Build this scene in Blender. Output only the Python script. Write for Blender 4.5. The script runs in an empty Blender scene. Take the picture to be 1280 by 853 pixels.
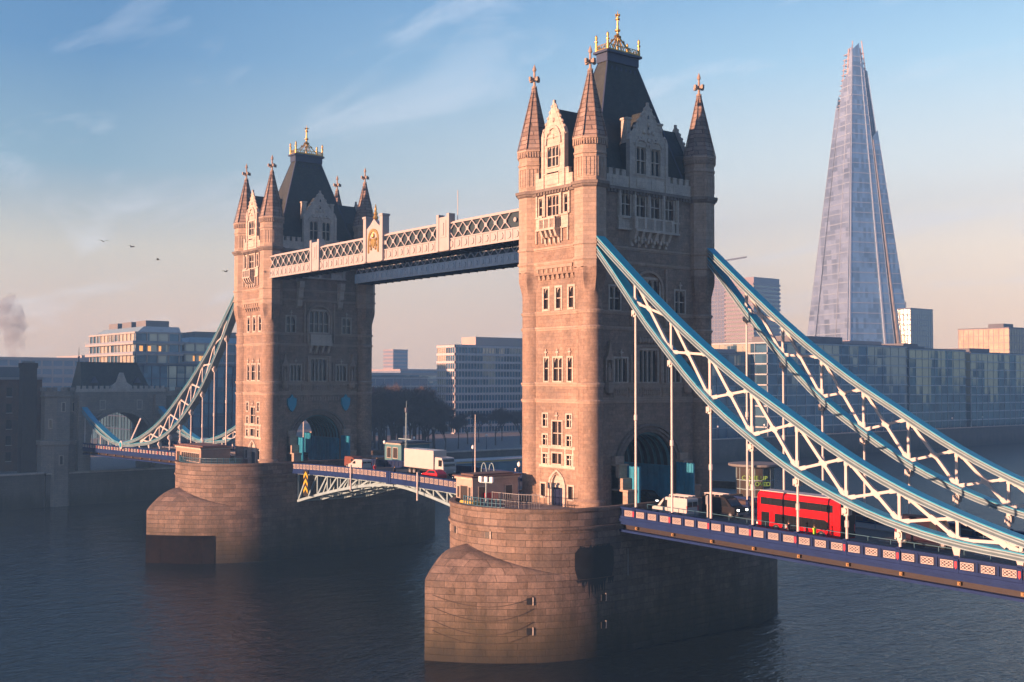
import bpy, bmesh, math, random
from mathutils import Vector, Matrix
R = math.radians
rnd = random.Random(7)
sc = bpy.context.scene
col = sc.collection

# ------------------------------------------------------------------ camera
cd = bpy.data.cameras.new('camera'); cam = bpy.data.objects.new('camera', cd); col.objects.link(cam)
yaw, pit, roll = 2.47016937, 0.0347357509, 0.00190379481
d = Vector((math.cos(yaw)*math.cos(pit), math.sin(yaw)*math.cos(pit), math.sin(pit)))
r = Vector((math.sin(yaw), -math.cos(yaw), 0)); u = r.cross(d)
r2 = r*math.cos(roll)+u*math.sin(roll); u2 = -r*math.sin(roll)+u*math.cos(roll)
M = Matrix((r2, u2, -d)).transposed().to_4x4(); M.translation = Vector((101.544739, -97.6750154, 30.3584152))
cam.matrix_world = M
cd.sensor_width = 36; cd.lens = 1399.12782/1280*36; cd.clip_start = .5; cd.clip_end = 6000
sc.camera = cam

# ------------------------------------------------------------------ sky, sun, exposure
SUN_EL, SUN_OFF = 7.0, 3.0        # degrees above the horizon; degrees from -Y towards -X
sv = Vector((-math.sin(R(SUN_OFF))*math.cos(R(SUN_EL)), -math.cos(R(SUN_OFF))*math.cos(R(SUN_EL)), math.sin(R(SUN_EL))))
ld = bpy.data.lights.new('sun', 'SUN'); lo = bpy.data.objects.new('sun', ld); col.objects.link(lo)
ld.energy = 5.0; ld.angle = R(0.6); ld.color = (1.0, .53, .33)
lo.rotation_euler = sv.to_track_quat('Z', 'Y').to_euler(); lo.location = (0, -300, 200)
w = bpy.data.worlds.new('World'); sc.world = w; w.use_nodes = True
nt = w.node_tree; N = nt.nodes; L = nt.links
bg = N['Background']
def nn(tree, typ, **kw):
    n = tree.nodes.new(typ)
    for k, v in kw.items(): setattr(n, k, v)
    return n
sky = nn(nt, 'ShaderNodeTexSky', sky_type='NISHITA'); sky.sun_disc = False
sky.sun_elevation = R(SUN_EL); sky.sun_rotation = R(180+SUN_OFF); sky.air_density = 1.0; sky.dust_density = 1.2; sky.ozone_density = 2.0
tc = nn(nt, 'ShaderNodeTexCoord')
sep = nn(nt, 'ShaderNodeSeparateXYZ'); L.new(tc.outputs['Generated'], sep.inputs[0])
# warm band at the horizon, blue overhead; paler towards the west-north-west
def ramp(stops):
    cr = nn(nt, 'ShaderNodeValToRGB'); L.new(sep.outputs['Z'], cr.inputs[0]); e = cr.color_ramp.elements
    for p, c in stops:
        el = e[0] if p == 0 else e[-1] if p == 1 else e.new(p)
        el.color = (c[0]/12, c[1]/12, c[2]/12, 1)
    s8 = nn(nt, 'ShaderNodeVectorMath', operation='SCALE'); L.new(cr.outputs[0], s8.inputs[0]); s8.inputs['Scale'].default_value = 12
    return s8.outputs[0]
SKY_L = [(0.0, (4.79, 3.13, 2.10)), (.05, (5.11, 3.38, 2.22)), (.11, (4.62, 3.77, 2.58)), (.18, (1.51, 2.29, 2.56)), (.27, (0.43, 1.23, 2.27)), (.36, (0.25, 0.93, 2.01)), (.6, (0.12, 0.55, 1.60)), (1.0, (0.08, 0.42, 1.40))]
SKY_R = [(0.0, (6.82, 4.46, 2.98)), (.05, (7.38, 5.06, 3.32)), (.11, (7.76, 6.03, 4.25)), (.18, (5.84, 5.81, 5.29)), (.27, (2.96, 4.27, 5.06)), (.36, (1.10, 2.40, 3.99)), (.6, (0.20, 0.70, 1.90)), (1.0, (0.08, 0.42, 1.40))]
SKY_B = [(0.0, (1.5, 1.9, 2.5)), (.05, (1.5, 1.9, 2.5)), (.11, (1.3, 1.75, 2.4)), (.18, (1.0, 1.5, 2.3)), (.27, (.7, 1.25, 2.1)), (.36, (.45, 1.0, 1.9)), (.6, (.15, .6, 1.6)), (1.0, (.08, .42, 1.4))]
mr = nn(nt, 'ShaderNodeMapRange'); mr.inputs[1].default_value = .3; mr.inputs[2].default_value = .9; L.new(sep.outputs['Y'], mr.inputs[0])
lr = nn(nt, 'ShaderNodeMix', data_type='RGBA'); L.new(mr.outputs[0], lr.inputs[0]); L.new(ramp(SKY_L), lr.inputs[6]); L.new(ramp(SKY_R), lr.inputs[7])
mx = nn(nt, 'ShaderNodeMix', data_type='RGBA'); mx.inputs[0].default_value = .92
mrb = nn(nt, 'ShaderNodeMapRange'); mrb.inputs[1].default_value = -.25; mrb.inputs[2].default_value = .3; L.new(sep.outputs['X'], mrb.inputs[0])
lb = nn(nt, 'ShaderNodeMix', data_type='RGBA'); L.new(mrb.outputs[0], lb.inputs[0]); L.new(lr.outputs[2], lb.inputs[6]); L.new(ramp(SKY_B), lb.inputs[7])
L.new(sky.outputs[0], mx.inputs[6]); L.new(lb.outputs[2], mx.inputs[7])
# thin wisps of cirrus, stretched along the horizon
dv = nn(nt, 'ShaderNodeVectorMath', operation='DIVIDE')
zz = nn(nt, 'ShaderNodeMath', operation='ADD'); L.new(sep.outputs['Z'], zz.inputs[0]); zz.inputs[1].default_value = .12
cz = nn(nt, 'ShaderNodeCombineXYZ')
for i in range(3): L.new(zz.outputs[0], cz.inputs[i])
L.new(tc.outputs['Generated'], dv.inputs[0]); L.new(cz.outputs[0], dv.inputs[1])
mp = nn(nt, 'ShaderNodeMapping'); mp.inputs['Rotation'].default_value = (0, 0, R(-46)); mp.inputs['Scale'].default_value = (.7, 1.7, 1); mp.inputs['Location'].default_value = (.278, -.049, -.024)
L.new(dv.outputs[0], mp.inputs[0])
nz = nn(nt, 'ShaderNodeTexNoise'); nz.inputs['Scale'].default_value = 1.5; nz.inputs['Detail'].default_value = 7; nz.inputs['Roughness'].default_value = .62; nz.inputs['Distortion'].default_value = .5
L.new(mp.outputs[0], nz.inputs[0])
c2 = nn(nt, 'ShaderNodeValToRGB'); L.new(nz.outputs[0], c2.inputs[0])
c2.color_ramp.elements[0].position = .54; c2.color_ramp.elements[1].position = .8
c2.color_ramp.elements[0].color = (0, 0, 0, 1); c2.color_ramp.elements[1].color = (.5, .5, .5, 1)
m2 = nn(nt, 'ShaderNodeMix', data_type='RGBA'); L.new(c2.outputs[0], m2.inputs[0]); L.new(mx.outputs[2], m2.inputs[6]); m2.inputs[7].default_value = (5.6, 5.5, 5.6, 1)
L.new(m2.outputs[2], bg.inputs[0]); bg.inputs[1].default_value = .085
vs = sc.view_settings; sc.display_settings.display_device = 'sRGB'; vs.view_transform = 'Standard'; vs.look = 'None'; vs.exposure = 1.6; vs.gamma = 1; vs.use_curve_mapping = False
sc.cycles.max_bounces = 6; sc.cycles.volume_bounces = 0; sc.cycles.diffuse_bounces = 3; sc.cycles.glossy_bounces = 3; sc.cycles.transparent_max_bounces = 6
sc.cycles.use_denoising = True

# ------------------------------------------------------------------ materials
def mat(name, base, rough=.7, metal=0., var=.15, vscale=1.0, spec=None, emit=None, bump=0.):
    m = bpy.data.materials.new(name); m.use_nodes = True; t = m.node_tree; b = t.nodes['Principled BSDF']
    b.inputs['Base Color'].default_value = (*base, 1); b.inputs['Roughness'].default_value = rough; b.inputs['Metallic'].default_value = metal
    if spec is not None: b.inputs['Specular IOR Level'].default_value = spec
    if emit: b.inputs['Emission Color'].default_value = (*emit[0], 1); b.inputs['Emission Strength'].default_value = emit[1]
    if var:
        c = nn(t, 'ShaderNodeTexCoord'); n = nn(t, 'ShaderNodeTexNoise'); n.inputs['Scale'].default_value = vscale; n.inputs['Detail'].default_value = 5; n.inputs['Roughness'].default_value = .65
        t.links.new(c.outputs['Object'], n.inputs[0])
        mr = nn(t, 'ShaderNodeMapRange'); mr.inputs[1].default_value = .3; mr.inputs[2].default_value = .7; mr.inputs[3].default_value = 1-var; mr.inputs[4].default_value = 1+var
        t.links.new(n.outputs[0], mr.inputs[0])
        mu = nn(t, 'ShaderNodeVectorMath', operation='SCALE'); mu.inputs[0].default_value = base; t.links.new(mr.outputs[0], mu.inputs['Scale'])
        t.links.new(mu.outputs[0], b.inputs['Base Color'])
        if bump:
            bp = nn(t, 'ShaderNodeBump'); bp.inputs['Strength'].default_value = bump; bp.inputs['Distance'].default_value = .05
            t.links.new(n.outputs[0], bp.inputs['Height']); t.links.new(bp.outputs[0], b.inputs['Normal'])
    return m

def ashlar(name, c1, c2, mortar, bw, bh, ms=.015, stain=.3, rough=.8, tide=None, bump=.5, stripes=None):
    """coursed stone, mapped on whichever way the face looks"""
    m = bpy.data.materials.new(name); m.use_nodes = True; t = m.node_tree; b = t.nodes['Principled BSDF']; lk = t.links.new
    b.inputs['Roughness'].default_value = rough; b.inputs['Specular IOR Level'].default_value = .25
    c = nn(t, 'ShaderNodeTexCoord'); s = nn(t, 'ShaderNodeSeparateXYZ'); lk(c.outputs['Object'], s.inputs[0])
    sn = nn(t, 'ShaderNodeSeparateXYZ'); lk(c.outputs['Normal'], sn.inputs[0])
    ax = nn(t, 'ShaderNodeMath', operation='ABSOLUTE'); lk(sn.outputs[0], ax.inputs[0])
    ay = nn(t, 'ShaderNodeMath', operation='ABSOLUTE'); lk(sn.outputs[1], ay.inputs[0])
    gt = nn(t, 'ShaderNodeMath', operation='GREATER_THAN'); lk(ax.outputs[0], gt.inputs[0]); lk(ay.outputs[0], gt.inputs[1])
    mi = nn(t, 'ShaderNodeMix', data_type='FLOAT'); lk(gt.outputs[0], mi.inputs[0]); lk(s.outputs[0], mi.inputs[2]); lk(s.outputs[1], mi.inputs[3])
    cb = nn(t, 'ShaderNodeCombineXYZ'); lk(mi.outputs[0], cb.inputs[0]); lk(s.outputs[2], cb.inputs[1])
    br = nn(t, 'ShaderNodeTexBrick'); br.inputs['Scale'].default_value = 1; br.inputs['Brick Width'].default_value = bw; br.inputs['Row Height'].default_value = bh
    br.inputs['Mortar Size'].default_value = ms; br.inputs['Mortar Smooth'].default_value = .3; br.inputs['Bias'].default_value = -.1
    br.inputs['Color1'].default_value = (*c1, 1); br.inputs['Color2'].default_value = (*c2, 1); br.inputs['Mortar'].default_value = (*mortar, 1)
    lk(cb.outputs[0], br.inputs['Vector'])
    # streaky weathering, longer down the wall than across it
    mp = nn(t, 'ShaderNodeMapping'); mp.inputs['Scale'].default_value = (.55, .55, .16); lk(c.outputs['Object'], mp.inputs[0])
    n1 = nn(t, 'ShaderNodeTexNoise'); n1.inputs['Scale'].default_value = 1; n1.inputs['Detail'].default_value = 8; n1.inputs['Roughness'].default_value = .7; lk(mp.outputs[0], n1.inputs[0])
    n2 = nn(t, 'ShaderNodeTexNoise'); n2.inputs['Scale'].default_value = 3.5; n2.inputs['Detail'].default_value = 6; n2.inputs['Roughness'].default_value = .7; lk(c.outputs['Object'], n2.inputs[0])
    ad = nn(t, 'ShaderNodeMath', operation='ADD'); lk(n1.outputs[0], ad.inputs[0]); lk(n2.outputs[0], ad.inputs[1])
    mr = nn(t, 'ShaderNodeMapRange'); mr.inputs[1].default_value = .7; mr.inputs[2].default_value = 1.3; mr.inputs[3].default_value = 1-stain; mr.inputs[4].default_value = 1+stain*.7; lk(ad.outputs[0], mr.inputs[0])
    mu = nn(t, 'ShaderNodeVectorMath', operation='SCALE'); lk(br.outputs[0], mu.inputs[0]); lk(mr.outputs[0], mu.inputs['Scale'])
    n3 = nn(t, 'ShaderNodeTexNoise'); n3.inputs['Scale'].default_value = .33; n3.inputs['Detail'].default_value = 9; n3.inputs['Roughness'].default_value = .75; n3.inputs['Distortion'].default_value = .6; lk(c.outputs['Object'], n3.inputs[0])
    m5 = nn(t, 'ShaderNodeMapRange'); m5.inputs[1].default_value = .42; m5.inputs[2].default_value = .72; m5.inputs[3].default_value = 0; m5.inputs[4].default_value = .6; lk(n3.outputs[0], m5.inputs[0])
    g_ = sum(c1)/3*.78; x5 = nn(t, 'ShaderNodeMix', data_type='RGBA'); lk(m5.outputs[0], x5.inputs[0]); lk(mu.outputs[0], x5.inputs[6]); x5.inputs[7].default_value = (g_*1.06, g_, g_*.95, 1)
    outc = x5.outputs[2]
    if tide:      # algae and wet stone below the tide mark: ramp on height with a ragged edge
        z0, z1, tcol, amount = tide
        za = nn(t, 'ShaderNodeMath', operation='MULTIPLY_ADD'); lk(n1.outputs[0], za.inputs[0]); za.inputs[1].default_value = 7.0; lk(s.outputs[2], za.inputs[2])
        m3 = nn(t, 'ShaderNodeMapRange'); m3.inputs[1].default_value = z0+3.5; m3.inputs[2].default_value = z1+3.5; m3.inputs[3].default_value = amount; m3.inputs[4].default_value = 0; m3.interpolation_type = 'SMOOTHSTEP'; lk(za.outputs[0], m3.inputs[0])
        x = nn(t, 'ShaderNodeMix', data_type='RGBA'); lk(m3.outputs[0], x.inputs[0]); lk(outc, x.inputs[6]); x.inputs[7].default_value = (*tcol, 1); outc = x.outputs[2]
        m4 = nn(t, 'ShaderNodeMapRange'); m4.inputs[1].default_value = .2+3.5; m4.inputs[2].default_value = 2.8+3.5; m4.inputs[3].default_value = .85; m4.inputs[4].default_value = 0; lk(za.outputs[0], m4.inputs[0])
        x2 = nn(t, 'ShaderNodeMix', data_type='RGBA'); lk(m4.outputs[0], x2.inputs[0]); lk(outc, x2.inputs[6]); x2.inputs[7].default_value = (.022, .022, .018, 1); outc = x2.outputs[2]
    lk(outc, b.inputs['Base Color'])
    inv = nn(t, 'ShaderNodeMath', operation='MULTIPLY_ADD'); lk(br.outputs['Fac'], inv.inputs[0]); inv.inputs[1].default_value = -1; lk(n2.outputs[0], inv.inputs[2])
    bp = nn(t, 'ShaderNodeBump'); bp.inputs['Strength'].default_value = bump; bp.inputs['Distance'].default_value = .06; lk(inv.outputs[0], bp.inputs['Height']); lk(bp.outputs[0], b.inputs['Normal'])
    return m

granite = ashlar('tower_granite', (.235, .166, .125), (.305, .22, .168), (.18, .128, .098), 1.0, .42, .016, .45, bump=.4)
portland = ashlar('portland_stone', (.44, .375, .315), (.52, .45, .38), (.31, .255, .21), 1.1, .5, .012, .32)
smoothst = ashlar('turret_stone', (.315, .235, .18), (.385, .295, .23), (.23, .17, .13), 1.2, .48, .012, .3)
soot = ashlar('dark_stone', (.17, .14, .12), (.22, .18, .155), (.12, .1, .09), 1.2, .5, .015, .35)
pierst = ashlar('pier_granite', (.135, .10, .078), (.235, .175, .142), (.085, .063, .05), 1.75, .72, .024, .5, tide=(2.0, 9.0, (.048, .042, .024), .85), bump=.9)
brickm = ashlar('brick', (.22, .095, .055), (.17, .075, .045), (.15, .11, .09), .5, .16, .02, .3)
oldst = ashlar('abutment_stone', (.24, .205, .175), (.29, .25, .215), (.15, .125, .105), 1.0, .45, .018, .3)
quayst = ashlar('quay_stone', (.12, .105, .09), (.15, .13, .11), (.07, .06, .05), 1.6, .6, .02, .4, tide=(2, 6, (.04, .04, .028), .9))
slate = ashlar('roof_slate', (.04, .052, .052), (.055, .066, .062), (.025, .03, .03), .6, .35, .015, .35, rough=.55)
spirest = ashlar('spire_tiles', (.30, .225, .19), (.155, .105, .085), (.085, .06, .05), 1.6, .55, .05, .3)
capm = mat('roof_cap_lead', (.03, .045, .085), .5)
gold = mat('gilding', (.46, .31, .10), .38, .7, .2)
boss = mat('boss_paint', (.26, .15, .05), .5)
glassd = mat('window_glass', (.05, .045, .042), .18, 0, 0, spec=.7)
railblue = mat('rail_blue', (.03, .11, .16), .5)
teal = mat('teal_paint', (.012, .19, .30), .5, var=.25, vscale=.8)
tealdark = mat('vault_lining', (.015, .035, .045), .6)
tealrib = mat('vault_rib', (.05, .16, .19), .55)
blue = mat('bright_blue_paint', (.003, .25, .38), .42, var=.12)
chordgrey = mat('chord_web_paint', (.05, .10, .125), .5, var=.15)
chordpale = mat('chord_flange_paint', (.20, .29, .33), .5, var=.12)
white = mat('white_paint', (.44, .415, .405), .5, var=.08)
pale = mat('pale_blue_paint', (.22, .32, .36), .5, var=.14, vscale=.6)
pale3 = mat('lifted_inner_paint', (.45, .56, .62), .5, var=.1)  # walkway paint made paler and bluer to brighten the shaded inner faces
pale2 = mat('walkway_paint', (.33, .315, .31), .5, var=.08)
navy = mat('navy_paint', (.009, .024, .09), .6, spec=.12, var=.15)
navy2 = mat('navy_paint_dark', (.012, .02, .055), .6, spec=.12)
panelm = mat('panel_white', (.43, .385, .365), .6, var=.1)
panelback = mat('panel_back', (.045, .028, .03), .6)
redm = mat('red_paint', (.42, .03, .045), .4)
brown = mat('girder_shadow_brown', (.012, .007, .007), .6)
asphalt = mat('asphalt', (.05, .05, .053), .85, var=.2, vscale=.4)
paving = mat('paving', (.20, .18, .165), .85, var=.2, vscale=.8)
busred = mat('bus_red', (.47, .005, .007), .22, var=0.04, spec=.6)
vanwhite = mat('van_white', (.42, .41, .40), .3, var=.05)
vandark = mat('van_dark', (.008, .008, .011), .75, var=.1, spec=.25)
vanplum = mat('van_plum', (.016, .007, .016), .75, var=.1, spec=.2)
carred = mat('car_red', (.38, .015, .02), .25, var=0)
carbrown = mat('van_brown', (.16, .06, .04), .4)
tyre = mat('tyre_rubber', (.02, .02, .02), .85, var=0)
greym = mat('grey_metal', (.22, .23, .24), .5, .3)
fender = mat('shaded_fender_timber', (.009, .007, .006), .95, var=.5, spec=.0)  # near black: the deep shade over the fender is in its colour
vehglass = mat('vehicle_glass', (.012, .014, .016), .1, 0, 0, spec=.6)
timber = mat('dark_timber', (.045, .034, .026), .85, var=.3, vscale=2)
headl = mat('headlight_lit', (1, 1, .95), .3, var=0, emit=((1, .95, .85), 3))
warm = mat('lit_window', (.9, .6, .25), .5, var=0, emit=((1, .38, .07), .42))
lampg = mat('lamp_globe', (.8, .8, .78), .3, var=0)
hiviz = mat('hi_vis', (.45, .75, .04), .6, var=0)
yellow = mat('sign_yellow', (.48, .31, .015), .5, var=0)
black = mat('sign_black', (.012, .012, .012), .5, var=0)
skin = mat('skin', (.42, .26, .19), .6, var=0)
coatred = mat('coat_red', (.35, .02, .03), .8, var=.1)
coatdark = mat('coat_dark', (.025, .027, .035), .85, var=.1)
hairm = mat('hair', (.03, .02, .014), .8, var=0)
tarp = mat('tarp_yellow', (.42, .30, .06), .8)
concrete = mat('concrete', (.34, .31, .29), .85, var=.1, vscale=.2)
greenglow = mat('sign_lime', (.14, .26, .04), .5, var=0, emit=((.45, .75, .08), .05))
roofgrey = mat('flat_roof', (.16, .16, .165), .85, var=.15, vscale=.2)
bark = mat('bark', (.06, .045, .036), .9, var=.2, vscale=1)
twig = mat('twigs', (.075, .052, .043), .95, var=.3, vscale=.3)
birdm = mat('feathers_dark', (.03, .03, .035), .8, var=0)
def curtain(name, base, rough, metal, var=.35, bw=3., bh=3.6, pale_panes=None):
    """glazing: each pane a little different"""
    m = bpy.data.materials.new(name); m.use_nodes = True; t = m.node_tree; b = t.nodes['Principled BSDF']; lk = t.links.new
    b.inputs['Roughness'].default_value = rough; b.inputs['Metallic'].default_value = metal
    c = nn(t, 'ShaderNodeTexCoord'); s = nn(t, 'ShaderNodeSeparateXYZ'); lk(c.outputs['Object'], s.inputs[0])
    ad = nn(t, 'ShaderNodeMath', operation='ADD'); lk(s.outputs[0], ad.inputs[0]); lk(s.outputs[1], ad.inputs[1])
    cb = nn(t, 'ShaderNodeCombineXYZ'); 
    for i, (src, sz) in enumerate(((ad.outputs[0], bw), (s.outputs[2], bh))):
        q = nn(t, 'ShaderNodeMath', operation='DIVIDE'); lk(src, q.inputs[0]); q.inputs[1].default_value = sz
        f = nn(t, 'ShaderNodeMath', operation='FLOOR'); lk(q.outputs[0], f.inputs[0]); lk(f.outputs[0], cb.inputs[i])
    wn = nn(t, 'ShaderNodeTexWhiteNoise'); lk(cb.outputs[0], wn.inputs[0])
    n = nn(t, 'ShaderNodeTexNoise'); n.inputs['Scale'].default_value = .06; lk(c.outputs['Object'], n.inputs[0])
    a2 = nn(t, 'ShaderNodeMath', operation='ADD'); lk(wn.outputs[0], a2.inputs[0]); lk(n.outputs[0], a2.inputs[1])
    mr = nn(t, 'ShaderNodeMapRange'); mr.inputs[1].default_value = .3; mr.inputs[2].default_value = 1.3; mr.inputs[3].default_value = 1-var; mr.inputs[4].default_value = 1+var; lk(a2.outputs[0], mr.inputs[0])
    mu = nn(t, 'ShaderNodeVectorMath', operation='SCALE'); mu.inputs[0].default_value = base; lk(mr.outputs[0], mu.inputs['Scale']); oc = mu.outputs[0]
    if pale_panes:  # paler pane columns; on the offices they paint in warm reflections
        cc = nn(t, 'ShaderNodeCombineXYZ'); q = nn(t, 'ShaderNodeMath', operation='DIVIDE'); lk(ad.outputs[0], q.inputs[0]); q.inputs[1].default_value = pale_panes[1]
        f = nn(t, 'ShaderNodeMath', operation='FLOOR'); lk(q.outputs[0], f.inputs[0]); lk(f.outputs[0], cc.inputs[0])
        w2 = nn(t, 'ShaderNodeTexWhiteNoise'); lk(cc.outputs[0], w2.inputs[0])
        a3 = nn(t, 'ShaderNodeMath', operation='MULTIPLY_ADD'); lk(s.outputs[2], a3.inputs[0]); a3.inputs[1].default_value = pale_panes[3]; lk(w2.outputs[0], a3.inputs[2])
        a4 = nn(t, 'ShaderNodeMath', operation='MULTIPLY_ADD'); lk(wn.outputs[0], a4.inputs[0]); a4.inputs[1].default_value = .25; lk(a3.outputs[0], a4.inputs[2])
        m6 = nn(t, 'ShaderNodeMapRange'); m6.inputs[1].default_value = pale_panes[2]; m6.inputs[2].default_value = pale_panes[2]+.15; m6.inputs[4].default_value = .8; lk(a4.outputs[0], m6.inputs[0])
        x6 = nn(t, 'ShaderNodeMix', data_type='RGBA'); lk(m6.outputs[0], x6.inputs[0]); lk(oc, x6.inputs[6]); x6.inputs[7].default_value = (*pale_panes[0], 1); oc = x6.outputs[2]
    lk(oc, b.inputs['Base Color'])
    return m
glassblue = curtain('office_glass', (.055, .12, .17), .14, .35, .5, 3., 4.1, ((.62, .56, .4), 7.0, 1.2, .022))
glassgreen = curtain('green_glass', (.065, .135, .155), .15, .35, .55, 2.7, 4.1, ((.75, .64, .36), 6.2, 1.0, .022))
shardglass = curtain('shard_glass', (.20, .335, .46), .28, .4, .3, 3., 7.8, ((.38, .49, .57), 9, 1.2, 0))
shardglass2 = curtain('shard_glass_side', (.26, .32, .40), .35, .25, .35, 4., 7.8, ((.48, .45, .46), 9, .9, 0))
shardbar = mat('shard_bars', (.36, .44, .51), .5)
bandwhite = mat('band_white', (.50, .455, .45), .6)
shardcore = mat('shard_core', (.09, .11, .15), .4)
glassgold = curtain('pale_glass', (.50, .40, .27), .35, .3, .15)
pinkst = mat('pinkish_concrete', (.42, .34, .31), .8, var=.08, vscale=.1)
bluest = mat('bluish_cladding', (.22, .25, .30), .7, var=.1, vscale=.1)
frit = mat('mullion_grey', (.44, .47, .48), .5, .3, .05)

# ------------------------------------------------------------------ mesh builder
class MB:
    def __init__(s): s.v = []; s.f = []; s.mi = []; s.sm = []
    def add(s, pts, faces, mi=0, smooth=False):
        o = len(s.v); s.v += [tuple(p) for p in pts]
        for f in faces: s.f.append([o+i for i in f]); s.mi.append(mi); s.sm.append(smooth)
        return s
    def box(s, x0, x1, y0, y1, z0, z1, mi=0):
        if x0 > x1: x0, x1 = x1, x0
        if y0 > y1: y0, y1 = y1, y0
        return s.add([(x0,y0,z0),(x1,y0,z0),(x1,y1,z0),(x0,y1,z0),(x0,y0,z1),(x1,y0,z1),(x1,y1,z1),(x0,y1,z1)],
                     [(3,2,1,0),(4,5,6,7),(0,1,5,4),(1,2,6,5),(2,3,7,6),(3,0,4,7)], mi)
    def bar(s, p, q, w, h, up=(0,0,1), mi=0):
        p, q = Vector(p), Vector(q); a = (q-p).normalized(); sd = a.cross(Vector(up))
        if sd.length < 1e-5: sd = a.cross(Vector((0,1,0)))
        sd.normalize(); n = sd.cross(a); sd *= w/2; n *= h/2
        P = [p-sd-n, p+sd-n, p+sd+n, p-sd+n, q-sd-n, q+sd-n, q+sd+n, q-sd+n]
        return s.add(P, [(3,2,1,0),(4,5,6,7),(0,1,5,4),(1,2,6,5),(2,3,7,6),(3,0,4,7)], mi)
    def loft(s, rings, caps=True, mi=0, smooth=False, closed=True):
        n = len(rings[0]); pts = [p for rg in rings for p in rg]; fs = []
        for k in range(len(rings)-1):
            for i in range(n if closed else n-1):
                j = (i+1) % n; fs.append((k*n+i, k*n+j, (k+1)*n+j, (k+1)*n+i))
        s.add(pts, fs, mi, smooth)
        if caps and closed: s.add(rings[0], [tuple(range(n))[::-1]], mi); s.add(rings[-1], [tuple(range(n))], mi)
        return s
    def fr(s, cx, cy, prof, n=16, rot=0., mi=0, smooth=False, caps=True):
        """lathe: prof is a list of (z, radius)"""
        rg = [[(cx+rr*math.cos(rot+2*math.pi*i/n), cy+rr*math.sin(rot+2*math.pi*i/n), z) for i in range(n)] for z, rr in prof]
        return s.loft(rg, caps, mi, smooth)
    def tube(s, p, q, rad, n=8, mi=0):
        p, q = Vector(p), Vector(q); a = (q-p).normalized(); x = a.cross(Vector((0,0,1)))
        if x.length < 1e-4: x = Vector((1,0,0))
        x.normalize(); y = a.cross(x)
        rg = [[c+x*rad*math.cos(2*math.pi*i/n)+y*rad*math.sin(2*math.pi*i/n) for i in range(n)] for c in (p, q)]
        return s.loft(rg, True, mi, True)
    def prism(s, poly, fn, d0, d1, mi=0):
        """poly: 2D outline; fn(a, b, depth) -> point"""
        return s.loft([[fn(a, b, d0) for a, b in poly], [fn(a, b, d1) for a, b in poly]], True, mi)
    def build(s, name, mats, parent=None, recalc=True, org=None, bevel=0):
        me = bpy.data.meshes.new(name)
        if parent is not None:
            root = parent
            while root.parent: root = root.parent
            org = Vector(root.location)
        elif org is None:
            xs = [v[0] for v in s.v]; ys = [v[1] for v in s.v]; zs = [v[2] for v in s.v]
            org = Vector(((min(xs)+max(xs))/2, (min(ys)+max(ys))/2, min(zs)))
        org = Vector(org)
        me.from_pydata([tuple(Vector(v)-org) for v in s.v], [], s.f)
        for m in (mats if isinstance(mats, (list, tuple)) else [mats]): me.materials.append(m)
        me.polygons.foreach_set('material_index', s.mi); me.polygons.foreach_set('use_smooth', s.sm)
        if recalc:
            bm = bmesh.new(); bm.from_mesh(me); bmesh.ops.recalc_face_normals(bm, faces=bm.faces[:]); bm.to_mesh(me); bm.free()
        if any(s.sm): me.set_sharp_from_angle(angle=R(40))
        me.update()
        o = bpy.data.objects.new(name, me); col.objects.link(o)
        if parent is not None: o.parent = parent
        else: o.location = org
        if bevel:
            b = o.modifiers.new('bevel', 'BEVEL'); b.width = bevel; b.segments = 2; b.limit_method = 'ANGLE'
        return o
def tag(o, label=None, cat=None, group=None, kind=None):
    if label: o['label'] = label
    if cat: o['category'] = cat
    if group: o['group'] = group
    if kind: o['kind'] = kind
    return o
def empty(name, loc, label=None, cat=None, group=None):
    o = bpy.data.objects.new(name, None); col.objects.link(o); o.location = loc; o.empty_display_size = .5
    return tag(o, label, cat, group)
def copy_tree(o, parent=None):
    c = o.copy(); col.objects.link(c)
    if parent is not None: c.parent = parent
    for ch in [x for x in o.children]: copy_tree(ch, c)
    return c
def part_copy(o, loc):
    """another of the same part, shifted by loc"""
    c = o.copy(); col.objects.link(c); c.parent = o.parent; c.location = Vector(o.location)+Vector(loc)
    for ch in o.children:
        k = ch.copy(); col.objects.link(k); k.parent = c
    return c
CX = -41.15     # middle of the river span
def mirror(o):
    """turn a thing half a turn about the middle of the bridge"""
    l = o.location.copy(); o.location = (2*CX-l.x, -l.y, l.z); o.rotation_euler.z += math.pi
    return o

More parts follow.
